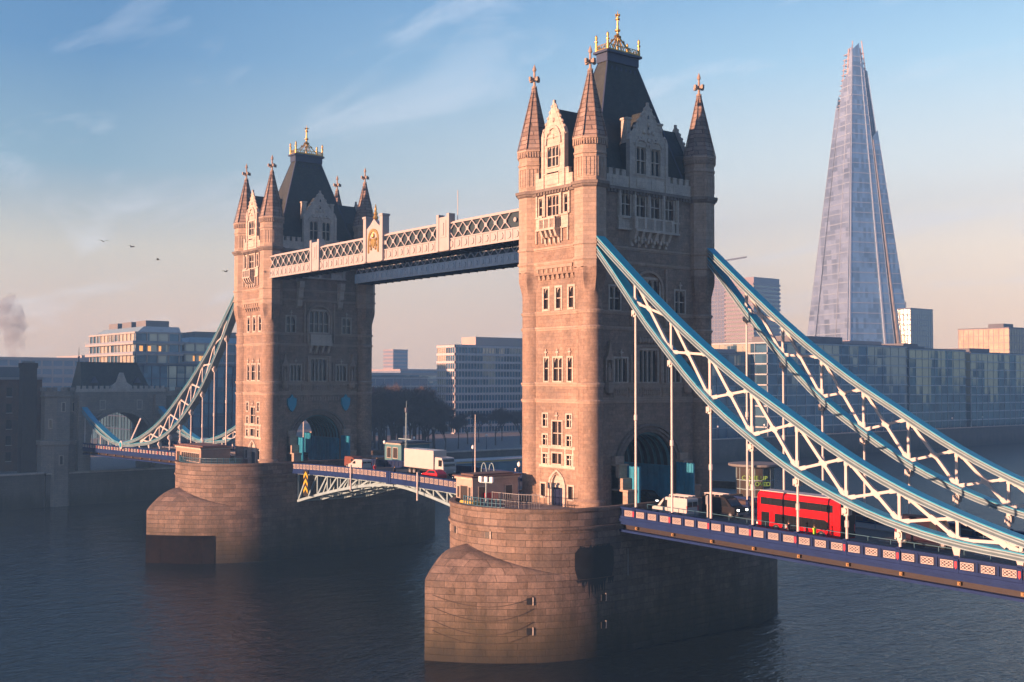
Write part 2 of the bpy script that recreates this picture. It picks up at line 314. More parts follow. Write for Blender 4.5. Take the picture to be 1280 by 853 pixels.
# ------------------------------------------------------------------ ground, river, haze
def sheet(name, x0, x1, y0, y1, z, m, thick=None):
    b = MB()
    if thick: b.box(x0, x1, y0, y1, z-thick, z)
    else: b.add([(x0,y0,z),(x1,y0,z),(x1,y1,z),(x0,y1,z)], [(0,1,2,3)])
    return tag(b.build(name, m, org=((x0+x1)/2, (y0+y1)/2, z)), kind='structure')
wm = bpy.data.materials.new('river_water'); wm.use_nodes = True; t = wm.node_tree; b = t.nodes['Principled BSDF']
b.inputs['Base Color'].default_value = (.008, .016, .021, 1); b.inputs['Roughness'].default_value = .09; b.inputs['IOR'].default_value = 1.33; b.inputs['Specular IOR Level'].default_value = .58
c = nn(t, 'ShaderNodeTexCoord')
hs = None
for scl, wgt, st in ((.07, 1.1, (1, .6, 1)), (.34, .85, (1, .55, 1)), (1.15, .5, (1, .65, 1)), (3.0, .13, (1, .8, 1))):
    mp_ = nn(t, 'ShaderNodeMapping'); mp_.inputs['Scale'].default_value = st; mp_.inputs['Rotation'].default_value = (0, 0, R(20)); t.links.new(c.outputs['Object'], mp_.inputs[0])
    n = nn(t, 'ShaderNodeTexNoise'); n.inputs['Scale'].default_value = scl; n.inputs['Detail'].default_value = 4; n.inputs['Roughness'].default_value = .55; n.inputs['Distortion'].default_value = .4
    t.links.new(mp_.outputs[0], n.inputs[0])
    ma = nn(t, 'ShaderNodeMath', operation='MULTIPLY_ADD'); t.links.new(n.outputs[0], ma.inputs[0]); ma.inputs[1].default_value = wgt
    if hs is None: ma.inputs[2].default_value = 0
    else: t.links.new(hs, ma.inputs[2])
    hs = ma.outputs[0]
bp = nn(t, 'ShaderNodeBump'); bp.inputs['Strength'].default_value = 1; bp.inputs['Distance'].default_value = .5
t.links.new(hs, bp.inputs['Height']); t.links.new(bp.outputs[0], b.inputs['Normal'])
sheet('river', -176, 420, -330, 1500, 0, wm)
sheet('south_bank_ground', -1500, -176, -330, 1500, 7.5, paving, thick=9)
hz = MB().box(-1520, 440, -345, 1520, -1.8, 318)
hm = bpy.data.materials.new('haze_air'); hm.use_nodes = True; t = hm.node_tree; t.nodes.remove(t.nodes['Principled BSDF'])
pv = nn(t, 'ShaderNodeVolumePrincipled'); pv.inputs['Color'].default_value = (.24, .55, 1.0, 1); pv.inputs['Density'].default_value = .0005; pv.inputs['Anisotropy'].default_value = .15
t.links.new(pv.outputs[0], t.nodes['Material Output'].inputs['Volume'])
HAZE = True
if HAZE: tag(hz.build('haze', hm, recalc=True), kind='stuff')

# ------------------------------------------------------------------ the two river piers
def outline(scale_y=1., n=40):
    """plan of the pier below: straight sides, pointed cutwater at both ends"""
    pts = []
    for k in range(n+1):                      # right side from y=-12 round the near nose to the left side
        tt = k/n; pts.append((10.4*(1-tt**2.2), -12-17*tt))
    pts += [(-x, y) for x, y in pts[:-1][::-1]]
    pts += [(-x, -y) for x, y in pts]
    return pts
def drum_pt(a, rr=10.4): return (rr*math.cos(a), -13+rr*math.sin(a))
def build_pier():
    t = empty('bridge_pier', (0,0,0), 'warm lit granite river pier carrying the near tower, wet black patch on its flank', 'bridge pier', 'river piers of the bridge')
    b = MB()
    o = outline()
    b.loft([[(x, y, z) for x, y in o] for z in (-1.5, 4.0, 8.6)], False)
    b.build('cutwater_base', pierst, t)
    # sloping masonry cap between the cutwater wall and the drum
    for sg in (1, -1):
        b = MB()
        n = 40; lo_, hi_ = [], []
        for k in range(n+1):
            tt = k/n                         # 0 right flank .. .5 nose .. 1 left flank
            q = abs(1-2*tt); s_ = 1 if tt <= .5 else -1
            f = 1-q
            lo_.append((s_*10.4*(1-f**2.2), sg*(-12-17*f), 8.6))
            a = -math.pi/2*f
            hi_.append((s_*10.35*math.cos(a), sg*(-13+10.35*math.sin(a)), 8.6+3.5*max(0, f)**1.3))
        rings = []
        for q_ in (0, .12, .25, .4, .55, .7, .85, 1):
            rings.append([(p[0]+(h[0]-p[0])*q_**1.15, p[1]+(h[1]-p[1])*q_**1.15, p[2]+(h[2]-p[2])*math.sin(q_*math.pi/2)) for p, h in zip(lo_, hi_)])
        b.loft(rings, False, smooth=True, closed=False)
        b.build('cutwater_cap', pierst, t)
    n = 36
    def dr(rr, z):
        pts = [drum_pt(-math.pi*k/n, rr)+(z,) for k in range(n+1)]
        return pts+[(-x, -y, zz) for x, y, zz in pts]
    b = MB(); b.loft([dr(10.36, 8.2), dr(10.36, 16.3), dr(9.85, 16.3), dr(9.85, 15.35)], False, smooth=True)
    b.loft([dr(10.3, 14.0), dr(10.55, 14.05), dr(10.55, 14.3), dr(10.3, 14.35)], False)
    b.loft([dr(10.3, 15.95), dr(10.5, 16.0), dr(10.5, 16.32), dr(9.8, 16.32)], False)
    b.build('drum', pierst, t)
    b = MB(); p = dr(9.9, 15.37); b.add(p, [tuple(range(len(p)))]); b.build('pier_deck', paving, t)
    # small square openings
    def hole(ang=None, z=0, pos=None):
        b = MB()
        if pos is None:
            x, y = drum_pt(ang, 10.36); nx, ny = math.cos(ang), math.sin(ang)
        else: x, y, nx, ny = pos
        tx, ty = -ny, nx; P = []
        for o_, dz in ((-.32, -.35), (.32, -.35), (.32, .35), (-.32, .35)): P.append((x+tx*o_, y+ty*o_, z+dz))
        Q = [(p[0]+nx*.1, p[1]+ny*.1, p[2]) for p in P]
        b.loft([P, Q], True, 0)
        F = [(x+tx*o_+nx*.13, y+ty*o_+ny*.13, z+dz) for o_, dz in ((.32, -.42), (.44, -.42), (.44, .42), (.32, .42))]
        b.loft([F, [(p[0]-nx*.3, p[1]-ny*.3, p[2]) for p in F]], True, 1)
        b.build('drain_opening', [black, portland], t)
    for a in (-118, -104, -72): hole(R(a), 13.35)
    for f, z in ((.52, 6.6), (.52, 3.4), (.02, 6.4), (.02, 3.4)):
        x, y = 10.4*(1-f**2.2), -12-17*f; dx, dy = -10.4*2.2*f**1.2, -17.
        l = math.hypot(dx, dy); hole(z=z, pos=(x, y, -dy/l, dx/l))
    # black weathered patch and rust pipe on the river flank, slack mooring chains round the nose
    b = MB()
    for lower in (0, 1):
        n = 44; p0, p1 = [], []
        for i in range(n+1):
            q = i/n; y = -16.1+5.4*q; edge = min(1, 13*min(q, 1-q)+.35+rnd.uniform(-.12, .12))
            if not lower:
                x = math.sqrt(max(0, 10.4**2-(y+13)**2)) if y < -13 else 10.4
                p0.append((x, y, 8.62+(1-edge)*1.6+rnd.uniform(0, .2)*(1-edge))); p1.append((x, y, 12.1-(1-edge)*.9+rnd.uniform(-.18, .18)))
            else:
                x = 10.43*(1-max(0, (-12-y)/17)**2.2); p1.append((x, y, 8.58)); p0.append((x, y, 8.56-max(0, edge-.5)*2*abs(rnd.gauss(.5, .55))*(1.6 if .3 < q < .75 else .6)))
        b.loft([p0, p1], False, closed=False)
    b.build('wet_stain', mat('wet_black_stone', (.012, .013, .014), .5, var=.3, vscale=1.5), t)
    b = MB(); b.box(10.42, 10.5, -8.6, -8.52, 8.4, 11.4); b.build('pipe', greym, t)
    for z, sag in ((6.6, 1.1), (5.3, 1.3), (3.9, 1.4), (2.8, 1.3)):
        b = MB()
        for f0, f1 in ((.97, .5),):
            prev = None
            for i in range(13):
                q = i/12; f = f0+(f1-f0)*q
                if f > 0: x, y = 10.4*(1-f**2.2), -12-17*f
                else: x, y = 10.4, -12-17*f
                p = (x+.06, y-.03, z+.5-sag*4*q*(1-q))
                if prev: b.bar(prev, p, .05, .05)
                prev = p
        b.build('mooring_chain', timber, t)
    return t
pierN = build_pier()
pierS = copy_tree(pierN); mirror(pierS)
pierS['label'] = 'granite river pier of the far tower, dark square recess at its nose'
b = MB()
pts = [(-82.3+10.45*(1-f**2.2)+.03, -12-17.05*f-.03) for f in [i/10 for i in range(5, 11)]]
b.loft([[(x, y, -.5) for x, y in pts], [(x, y, 4.6) for x, y in pts], [(x-.1, y+.3, 4.6) for x, y in pts]], False, closed=False)
o = b.build('timber_fender', fender); o.parent = None
tag(o, 'timber fender with deep shade in its colour across the nose of the far pier at the waterline', 'fender')

# ------------------------------------------------------------------ towers
FACES = {  # (u along the wall, d outward from the axis plane, z) -> world
    'e': lambda q, dd, z: (q, -dd, z), 'w': lambda q, dd, z: (-q, dd, z),
    'n': lambda q, dd, z: (dd, q, z), 's': lambda q, dd, z: (-dd, -q, z)}
def wall(mb, fn, D, u0, u1, z0, z1, holes, deep=.45, mi=0):
    us = sorted({u0, u1, *[h[0] for h in holes], *[h[1] for h in holes]}); zs = sorted({z0, z1, *[h[2] for h in holes], *[h[3] for h in holes]})
    us = [x for x in us if u0-1e-6 <= x <= u1+1e-6]; zs = [x for x in zs if z0-1e-6 <= x <= z1+1e-6]
    for a, b_ in zip(us, us[1:]):
        for c_, e_ in zip(zs, zs[1:]):
            mu, mz = (a+b_)/2, (c_+e_)/2
            if any(h[0] < mu < h[1] and h[2] < mz < h[3] for h in holes): continue
            mb.add([fn(a, D, c_), fn(b_, D, c_), fn(b_, D, e_), fn(a, D, e_)], [(0,1,2,3)], mi)
    for h in holes:
        a, b_, c_, e_ = h[:4]
        A = [(a,c_),(b_,c_),(b_,e_),(a,e_)]
        for i in range(4):
            p, q = A[i], A[(i+1) % 4]
            mb.add([fn(p[0], D, p[1]), fn(q[0], D, q[1]), fn(q[0], D-deep, q[1]), fn(p[0], D-deep, p[1])], [(0,1,2,3)], mi)
def fbox(mb, fn, u0, u1, d0, d1, z0, z1, mi=0):
    mb.loft([[fn(u0,d0,z0),fn(u1,d0,z0),fn(u1,d1,z0),fn(u0,d1,z0)], [fn(u0,d0,z1),fn(u1,d0,z1),fn(u1,d1,z1),fn(u0,d1,z1)]], True, mi)
def window(parent, fn, D, h, lights=2, transom=.6, arch=False, fw=.2, hood=False, stone=None, wname='window', deep=.4):
    u0, u1, z0, z1 = h[:4]; b = MB(); pr = .07
    fbox(b, fn, u0-fw, u0, D-.05, D+pr, z0-fw, z1+fw); fbox(b, fn, u1, u1+fw, D-.05, D+pr, z0-fw, z1+fw)
    fbox(b, fn, u0, u1, D-.05, D+pr, z1, z1+fw); fbox(b, fn, u0-.06, u1+.06, D-.05, D+pr+.08, z0-fw, z0)
    ww = (u1-u0)/lights
    for i in range(1, lights): fbox(b, fn, u0+ww*i-.07, u0+ww*i+.07, D-.38, D-.08, z0, z1)
    if transom:
        zt = z0+(z1-z0)*transom; fbox(b, fn, u0, u1, D-.36, D-.1, zt-.06, zt+.06)
    if arch:     # pointed heads: stone spandrels in the corners of every light
        for i in range(lights):
            a, c_ = u0+ww*i, u0+ww*(i+1); hh = min(ww*.75, (z1-z0)*.3)
            for s_ in (0, 1):
                e0 = a if s_ == 0 else c_; m_ = (a+c_)/2
                b.prism([(e0, z1), (e0, z1-hh), (e0+(m_-e0)*.3, z1-hh*.35), (m_, z1)], lambda p, q, dd: fn(p, dd, q), D-.36, D-.14)
    if hood:     # little finial above the window
        m_ = (u0+u1)/2; fbox(b, fn, m_-.07, m_+.07, D-.02, D+.16, z1+fw, z1+fw+.9); fbox(b, fn, m_-.26, m_+.26, D-.02, D+.2, z1+fw+.42, z1+fw+.58)
    o = b.build(wname, stone or portland, parent)
    g = MB(); g.add([fn(u0, D-deep+.02, z0), fn(u1, D-deep+.02, z0), fn(u1, D-deep+.02, z1), fn(u0, D-deep+.02, z1)], [(0,1,2,3)])
    g.build('pane', glassd, o)
    return o

def arch_pts(hw, zs, rise, n=18):
    """left springer to right springer, a depressed pointed arch"""
    return [(-hw*math.cos(math.pi*k/n), zs+rise*math.sin(math.pi*k/n)**.92) for k in range(n+1)]

TX, TY = 5.15, 9.4
DE, DE2, DN = 10.15, 10.55, 5.25
def build_tower():
    t = empty('bridge_tower', (0,0,15.4), 'taller looking near gothic stone bridge tower with two chains running down to the right', 'bridge tower', 'gothic towers of the bridge')
    P = t
    holes = {k: [] for k in ('e1','w1','e2','w2','n1','s1')}
    wins = []
    def W(face, key, D, h, **kw): holes[key].append(h); wins.append((face, D, h, kw))
    for f in 'ew':
        k1, k2 = f+'1', f+'2'
        for c_ in (-2.1, 2.25): W(f, k1, DE, (c_-.42, c_+.42, 24.8, 26.25))
        W(f, k1, DE, (-.75, .95, 22.6, 25.4), lights=2, transom=.5, hood=True)
        for c_ in (-2.1, 2.25): W(f, k1, DE, (c_-.42, c_+.42, 22.55, 23.75))
        W(f, k1, DE, (-.75, .95, 20.4, 21.6), lights=2, transom=0)
        for c_ in (-2.1, 2.25): W(f, k1, DE, (c_-.42, c_+.42, 20.3, 21.45))
        for c_ in (-2.45, 2.55): W(f, k1, DE, (c_-.42, c_+.42, 16.35, 17.85), lights=1, transom=0)
        W(f, k1, DE, (-2.25, -1.5, 30.25, 33.0), lights=1, transom=.55, arch=True, hood=True); W(f, k1, DE, (-.55, 1.0, 30.25, 33.0), lights=2, transom=.55, arch=True, hood=True); W(f, k1, DE, (2.05, 2.8, 30.25, 33.0), lights=1, transom=.55, arch=True, hood=True)
        for c_ in (-1.95, .35, 2.65): W(f, k1, DE, (c_-.42, c_+.42, 38.95, 41.4), lights=1, transom=.5, arch=True, fw=.28)
        W(f, k2, DE2, (-1.15, .85, 50.1, 52.5), lights=3, transom=.5, arch=True); W(f, k2, DE2, (-2.75, -2.2, 50.3, 52.4), lights=1, transom=.5, arch=True); W(f, k2, DE2, (1.9, 2.45, 50.3, 52.4), lights=1, transom=.5, arch=True)
        holes[k1].append((-.95, 1.15, 15.4, 19.0))
    for f in 'ns':
        k = f+'1'
        W(f, k, DN, (-1.55, 1.55, 30.15, 34.0), lights=4, transom=0, arch=True, fw=.3); 
        for sg in (-1, 1):
            W(f, k, DN, (sg*4.6-1.0, sg*4.6+1.0, 30.15, 32.95), lights=3, transom=0, arch=True, hood=True)
            W(f, k, DN, (sg*5.6-.85, sg*5.6+.85, 38.7, 41.5), lights=2, transom=.5, arch=True, hood=True)
        W(f, k, DN, (-1.9, 1.9, 38.8, 42.6), lights=4, transom=.4, arch=True, fw=.3)
        for c_ in (-3.75, -1.25, 1.25, 3.75): W(f, k, DN, (c_-.72, c_+.72, 50.1, 52.7), lights=2, transom=.55, arch=True, fw=.18)
    # walls
    for f in 'ew':
        b = MB(); fn = FACES[f]
        wall(b, fn, DE, -TX, TX, 15.4, 43.0, holes[f+'1']); wall(b, fn, DE2, -TX, TX, 43.0, 53.4, holes[f+'2'])
        b.add([fn(-TX, DE, 43), fn(TX, DE, 43), fn(TX, DE2, 43), fn(-TX, DE2, 43)], [(0,1,2,3)])
        b.build('stone_wall', granite, P)
    HW, ZS, RISE = 4.45, 19.7, 4.4
    ap = arch_pts(HW, ZS, RISE)
    for f in 'ns':
        b = MB(); fn = FACES[f]
        wall(b, fn, DN, -TY, TY, 28.0, 53.4, holes[f+'1'])
        wall(b, fn, DN, -TY, -HW, 15.4, 28.0, []); wall(b, fn, DN, HW, TY, 15.4, 28.0, [])
        for (a0, z0), (a1, z1) in zip(ap, ap[1:]): b.add([fn(a0, DN, z0), fn(a1, DN, z1), fn(a1, DN, 28.0), fn(a0, DN, 28.0)], [(0,1,2,3)])
        b.build('stone_wall', granite, P)
    # archway orders, tunnel and its ribs
    for f in 'ns':
        fn = FACES[f]; b = MB()
        for dr_, dd0, dd1 in ((0.0, 4.9, 5.32), (.42, 5.0, 5.5), (.95, 5.0, 5.62)):
            A = arch_pts(HW+dr_, ZS, RISE+dr_*.75); B = arch_pts(HW+dr_+.36, ZS, RISE+(dr_+.36)*.75)
            full_a = [(-HW-dr_, 15.4)]+A+[(HW+dr_, 15.4)]; full_b = [(-HW-dr_-.36, 15.4)]+B+[(HW+dr_+.36, 15.4)]
            b.loft([[fn(p[0], dd0, p[1]) for p in full_a], [fn(p[0], dd1, p[1]) for p in full_a], [fn(p[0], dd1, p[1]) for p in full_b], [fn(p[0], dd0, p[1]) for p in full_b]], False, closed=False)
        b.build('arch_moulding', soot, P)
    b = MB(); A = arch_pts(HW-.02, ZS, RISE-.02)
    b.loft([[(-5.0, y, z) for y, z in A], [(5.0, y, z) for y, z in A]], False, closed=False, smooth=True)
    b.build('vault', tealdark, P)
    b = MB()
    for k in range(9):
        x = -4.6+9.2*k/8; A0 = arch_pts(HW-.03, ZS, RISE-.03); A1 = arch_pts(HW-.3, ZS, RISE-.3)
        b.loft([[(x-.12, y, z) for y, z in A0], [(x-.12, y, z) for y, z in A1], [(x+.12, y, z) for y, z in A1], [(x+.12, y, z) for y, z in A0]], False, closed=False)
    b.build('vault_ribs', tealrib, P)
    for sg in (-1, 1):
        b = MB(); b.box(-5.0, 5.0, sg*(HW-.02), sg*(HW-.3), 15.0, ZS)
        for k in range(11): b.box(-5+k-.06, -5+k+.06, sg*(HW-.3), sg*(HW-.4), 15.0, ZS)
        b.box(-5.02, 5.02, sg*(HW-.3), sg*(HW-.5), ZS-.12, ZS+.12)
        b.build('teal_panelling', teal, P)
    # stepped stone wings and teal gates flanking the arch
    for f in 'ns':
        fn = FACES[f]
        for sg in (-1, 1):
            b = MB()
            a0, a1 = sg*(HW+.35), sg*(HW+1.75)
            for d1, z1 in ((8.0, 17.4), (7.2, 18.9), (6.5, 20.3), (6.0, 21.4)): fbox(b, fn, a0, a1, 5.3, d1, 15.3, z1)
            fbox(b, fn, a0-sg*.1, a1+sg*.1, 5.3, 8.15, 17.4, 17.6); fbox(b, fn, a0-sg*.1, a1+sg*.1, 5.3, 6.65, 20.3, 20.5)
            b.build('stone_buttress', smoothst, P)
            b = MB(); fbox(b, fn, sg*(HW+.05), sg*(HW+.3), 5.65, 8.4, 15.3, 20.2); 
            for k in range(5): fbox(b, fn, sg*(HW-.05), sg*(HW+.35), 5.7+k*.6, 5.82+k*.6, 15.3, 20.3)
            b.build('teal_gate', teal, P)
            if f == 's':         # coloured shields on the river side
                b = MB(); c_ = sg*5.4
                b.prism([(c_-.8, 25.9), (c_-.85, 27.0), (c_-.3, 27.2), (c_, 27.7), (c_+.3, 27.2), (c_+.85, 27.0), (c_+.8, 25.9), (c_+.35, 25.0), (c_, 24.7), (c_-.35, 25.0)], lambda p, q, dd: fn(p, dd, q), 5.2, 5.75)
                b.build('painted_shield', blue, P)
    # side doors on the east and west fronts
    for f in 'ew':
        fn = FACES[f]; b = MB(); D = DE
        for wd, d1 in ((1.0, D+.06), (1.3, D+.16)):
            A = [(-wd, 15.4), (-wd, 17.6), (-wd*.8, 18.5), (-wd*.4, 19.1), (0, 19.45)]; A = [(p+.1, q) for p, q in A]+[(-p+.1, q) for p, q in A[:-1][::-1]]
            Bp = [(.1+(p-.1)*1.22, q if q < 15.5 else q+.25) for p, q in A]
            b.loft([[fn(p, D-.3, q) for p, q in A], [fn(p, d1, q) for p, q in A], [fn(p, d1, q) for p, q in Bp], [fn(p, D-.3, q) for p, q in Bp]], False, closed=False)
        fbox(b, fn, -.95, 1.15, D-.4, D-.1, 17.55, 17.85)
        b.prism([(-.95, 17.85), (1.15, 17.85), (1.0, 18.6), (.1, 19.3), (-.8, 18.6)], lambda p, q, dd: fn(p, dd, q), D-.42, D-.25)
        b.build('door_surround', portland, P)
        b = MB(); fbox(b, fn, -.95, 1.15, D-.42, D-.34, 15.4, 17.55); fbox(b, fn, .06, .14, D-.34, D-.3, 15.4, 17.5)
        b.build('door', navy2, P)
        # pale quoin bands tying the lower windows together
        b = MB()
        for z in (19.85, 22.15): fbox(b, fn, -3.2, 3.35, D-.03, D+.05, z, z+.34)
        for c_ in (-1.38, -2.75, 1.55, 2.95): fbox(b, fn, c_-.12, c_+.12, D-.03, D+.045, 20.2, 22.15)
        b.build('stone_banding', portland, P)
        # row of arched corbels under the upper storey
        b = MB()
        for k in range(8):
            c_ = -3.0+k*.87
            b.prism([(DE-.05, 42.4), (DE+.18, 42.5), (DE+.3, 42.9), (DE2+.12, 43.35), (DE2+.12, 44.0), (DE-.05, 44.0)], lambda p, q, dd: fn(dd, p, q), c_-.17, c_+.17)
        fbox(b, fn, -3.3, 3.4, DE2-.1, DE2+.2, 43.75, 44.15)
        b.build('corbel_table', smoothst, P)
        # balcony
        b = MB(); D = DE2
        fbox(b, fn, -1.65, 1.35, D-.1, D+1.15, 48.25, 48.5)
        fbox(b, fn, -1.65, 1.35, D+.95, D+1.1, 49.55, 49.75); fbox(b, fn, -1.65, -1.5, D, D+1.1, 49.55, 49.75); fbox(b, fn, 1.2, 1.35, D, D+1.1, 49.55, 49.75)
        for c_ in (-1.55, -.65, .35, 1.25): fbox(b, fn, c_-.1, c_+.1, D+.92, D+1.12, 48.5, 49.8)
        for k in range(14): fbox(b, fn, -1.5+k*.2, -1.42+k*.2, D+.98, D+1.05, 48.5, 49.6)
        for s_ in (-1.6, 1.25):
            for k in range(5): fbox(b, fn, s_, s_+.1, D+.1+k*.2, D+.18+k*.2, 48.5, 49.6)
        for c_ in (-1.4, -.55, .3, 1.1):
            b.prism([(D-.05, 46.5), (D+.25, 46.8), (D+.3, 47.3), (D+.75, 47.6), (D+1.05, 48.25), (D-.05, 48.25)], lambda p, q, dd: fn(dd, p, q), c_-.16, c_+.16)
        fbox(b, fn, -1.5, 1.2, D-.05, D+.35, 47.5, 48.25)
        for c_ in (-2.5, 2.2):
            fbox(b, fn, c_-.75, c_+.5, D-.05, D+.18, 48.6, 50.0); fbox(b, fn, c_-.8, c_+.55, D-.05, D+.28, 49.95, 50.12); fbox(b, fn, c_-.8, c_+.55, D-.05, D+.28, 48.4, 48.6)
            for q in (-.7, .4): fbox(b, fn, c_+q-.1, c_+q+.1, D-.05, D+.2, 46.9, 48.4)
        for c_ in (-3.1, -1.65, 1.35, 2.85): fbox(b, fn, c_-.13, c_+.13, D-.05, D+.22, 50.1, 52.8)
        b.build('balcony', portland, P)
    for f in 'ns':
        fn = FACES[f]; D = DN; b = MB()
        for c_ in (-4.95, -2.5, 0, 2.5, 4.95): fbox(b, fn, c_-.22, c_+.22, D-.05, D+.3, 48.6, 52.9); fbox(b, fn, c_-.12, c_+.12, D+.3, D+.42, 50.0, 53.4)
        fbox(b, fn, -5.3, 5.3, D-.05, D+.32, 49.75, 50.0); fbox(b, fn, -5.3, 5.3, D-.05, D+.4, 48.35, 48.6)
        for c_ in (-3.75, 3.75): fbox(b, fn, c_-.95, c_+.95, D-.05, D+.1, 48.6, 49.75)
        if f == 'n':
            fbox(b, fn, -3.2, 3.2, D-.1, D+1.25, 48.2, 48.5); fbox(b, fn, -3.2, 3.2, D+1.0, D+1.2, 49.75, 49.95)
            for c_ in (-3.1, -1.55, 0, 1.55, 3.1): fbox(b, fn, c_-.22, c_+.22, D+.95, D+1.22, 48.5, 49.98)
            for k in range(30): fbox(b, fn, -3.0+k*.205, -2.9+k*.205, D+1.05, D+1.12, 48.5, 49.8)
            for s_ in (-3.2, 3.05):
                fbox(b, fn, s_, s_+.15, D, D+1.2, 49.75, 49.95)
                for k in range(6): fbox(b, fn, s_+.03, s_+.1, D+.1+k*.18, D+.2+k*.18, 48.5, 49.8)
            for c_ in (-2.9, -1.75, -.6, .6, 1.75, 2.9):
                b.prism([(D-.05, 46.3), (D+.3, 46.5), (D+.25, 47.0), (D+.75, 47.3), (D+1.15, 48.2), (D-.05, 48.2)], lambda p, q, dd: fn(dd, p, q), c_-.2, c_+.2)
            for k in range(11): b.fr(D+.55, -2.7+k*.54, [(46.7+.25*(k % 2), .02), (46.9+.25*(k % 2), .2), (47.2+.25*(k % 2), .22), (47.45+.25*(k % 2), .04)], 7)
            fbox(b, fn, -3.0, 3.0, D-.05, D+.4, 47.3, 48.2)
        else:
            b.build('balcony', portland, P); b = MB()  # oriel balcony under the great window on the river side
            fbox(b, fn, -2.3, 2.3, D-.1, D+1.0, 36.4, 36.7); fbox(b, fn, -2.3, 2.3, D+.8, D+.95, 36.7, 38.4)
            for s_ in (-2.3, 2.15): fbox(b, fn, s_, s_+.15, D, D+.95, 36.7, 38.4)
            for c_ in (-1.8, -.6, .6, 1.8): b.prism([(D-.05, 35.0), (D+.3, 35.2), (D+.9, 36.4), (D-.05, 36.4)], lambda p, q, dd: fn(dd, p, q), c_-.2, c_+.2)
        b.build('balcony', portland, P)
        # hood of the great window, canopied niches, carved frieze
        b = MB()
        A = [(-2.2, 38.5)]+arch_pts(2.2, 41.4, 2.0, 12)+[(2.2, 38.5)]; B = [(-2.55, 38.5)]+arch_pts(2.55, 41.4, 2.3, 12)+[(2.55, 38.5)]
        b.loft([[fn(p, D-.05, q) for p, q in A], [fn(p, D+.3, q) for p, q in A], [fn(p, D+.3, q) for p, q in B], [fn(p, D-.05, q) for p, q in B]], False, closed=False)
        for s_ in (-1, 1): fbox(b, fn, s_*2.95-.16, s_*2.95+.16, D-.05, D+.35, 37.0, 44.0)
        for s_ in (-1, 1): fbox(b, fn, s_*2.1-.25, s_*2.1+.25, D-.05, D+.4, 30.0, 34.6); fbox(b, fn, s_*2.95-.12, s_*2.95+.12, D-.05, D+.22, 30.0, 33.4)
        fbox(b, fn, -1.9, 1.9, D-.05, D+.3, 34.35, 34.6)
        for k in range(7): b.fr(*fn(-1.5+.5*k, D+.08, 0)[:2], [(34.75, .05), (34.95, .24), (35.3, .24), (35.6, .05)], 7)
        b.build('window_surround', smoothst, P)
        for s_ in (-1, 1):
            b = MB(); c_ = s_*6.75
            fbox(b, fn, c_-.62, c_-.42, D-.05, D+.35, 30.1, 32.8); fbox(b, fn, c_+.42, c_+.62, D-.05, D+.35, 30.1, 32.8)
            b.prism([(c_-.75, 32.7), (c_+.75, 32.7), (c_+.3, 33.5), (c_+.12, 34.4), (c_, 35.0), (c_-.12, 34.4), (c_-.3, 33.5)], lambda p, q, dd: fn(p, dd, q), D-.05, D+.5)
            x_, y_ = fn(c_, D+.25, 0)[:2]
            b.fr(x_, y_, [(28.6, .1), (28.9, .5), (29.6, .62), (30.1, .6), (30.15, .35)], 8)
            b.fr(x_, y_, [(30.2, .28), (31.2, .25), (31.6, .3), (31.9, .12), (32.0, .17), (32.25, .15), (32.35, .03)], 8, smooth=True)
            b.build('statue_niche', smoothst, P)
        b = MB()
        for a0, a1 in ((-5.8, -3.5), (-3.2, -1.2), (-.95, 2.2), (2.45, 5.8)):
            fbox(b, fn, a0, a1, D-.05, D+.06, 28.3, 29.5)
            for k in range(int((a1-a0)/.36)):
                b.fr(*fn(a0+.25+k*.36, D+.1, 0)[:2], [(28.45, .03), (28.7, .15), (29.0, .1), (29.2, .16), (29.4, .03)], 6)
        fbox(b, fn, -8, 8, D-.05, D+.14, 28.14, 28.3); fbox(b, fn, -8, 8, D-.05, D+.14, 29.5, 29.62)
        if f == 's':
            for k in range(16): fbox(b, fn, -4.0+k*.53, -3.75+k*.53, D-.05, D+.1, 26.6, 27.3); 
        b.build('carved_frieze', smoothst, P)
    # string courses round the walls and turrets
    for z, hgt, pr in ((28.04-.25, .3, .16), (29.78, .3, .16), (36.72-.25, .28, .16), (38.4-.05, .28, .16), (44.35, .24, .14), (46.1, .26, .16)):
        b = MB()
        De = DE if z < 43 else DE2
        for f in 'ew': fbox(b, FACES[f], -TX, TX, De-.1, De+pr, z, z+hgt); fbox(b, FACES[f], -TX, TX, De-.1, De+pr*.5, z-hgt*.6, z)
        for f in 'ns': fbox(b, FACES[f], -TY, TY, DN-.1, DN+pr, z, z+hgt); fbox(b, FACES[f], -TY, TY, DN-.1, DN+pr*.5, z-hgt*.6, z)
        for sx in (-1, 1):
            for sy in (-1, 1):
                if z < 43: b.fr(sx*TX, sy*TY, [(z-hgt*.6, 1.46), (z-hgt*.6, 1.54), (z, 1.54), (z, 1.63), (z+hgt*.6, 1.63), (z+hgt, 1.46)], 24)
                else: b.fr(sx*TX, sy*TY, [(z-hgt*.6, 1.96), (z, 2.06), (z, 2.13), (z+hgt, 2.13), (z+hgt, 1.96)], 8, R(22.5))
        b.build('string_course', smoothst, P)
    b = MB(); z = 52.75
    for f in 'ew':
        fbox(b, FACES[f], -TX, TX, DE2-.1, DE2+.28, z, z+.32); fbox(b, FACES[f], -TX, TX, DE2-.1, DE2+.5, z+.32, z+.68)
        for k in range(12): fbox(b, FACES[f], -3.1+k*.53, -2.85+k*.53, DE2+.2, DE2+.42, z-.02, z+.33)
    for f in 'ns':
        fbox(b, FACES[f], -TY, TY, DN-.1, DN+.28, z, z+.32); fbox(b, FACES[f], -TY, TY, DN-.1, DN+.5, z+.32, z+.68)
        for k in range(27): fbox(b, FACES[f], -7.1+k*.54, -6.85+k*.54, DN+.2, DN+.42, z-.02, z+.33)
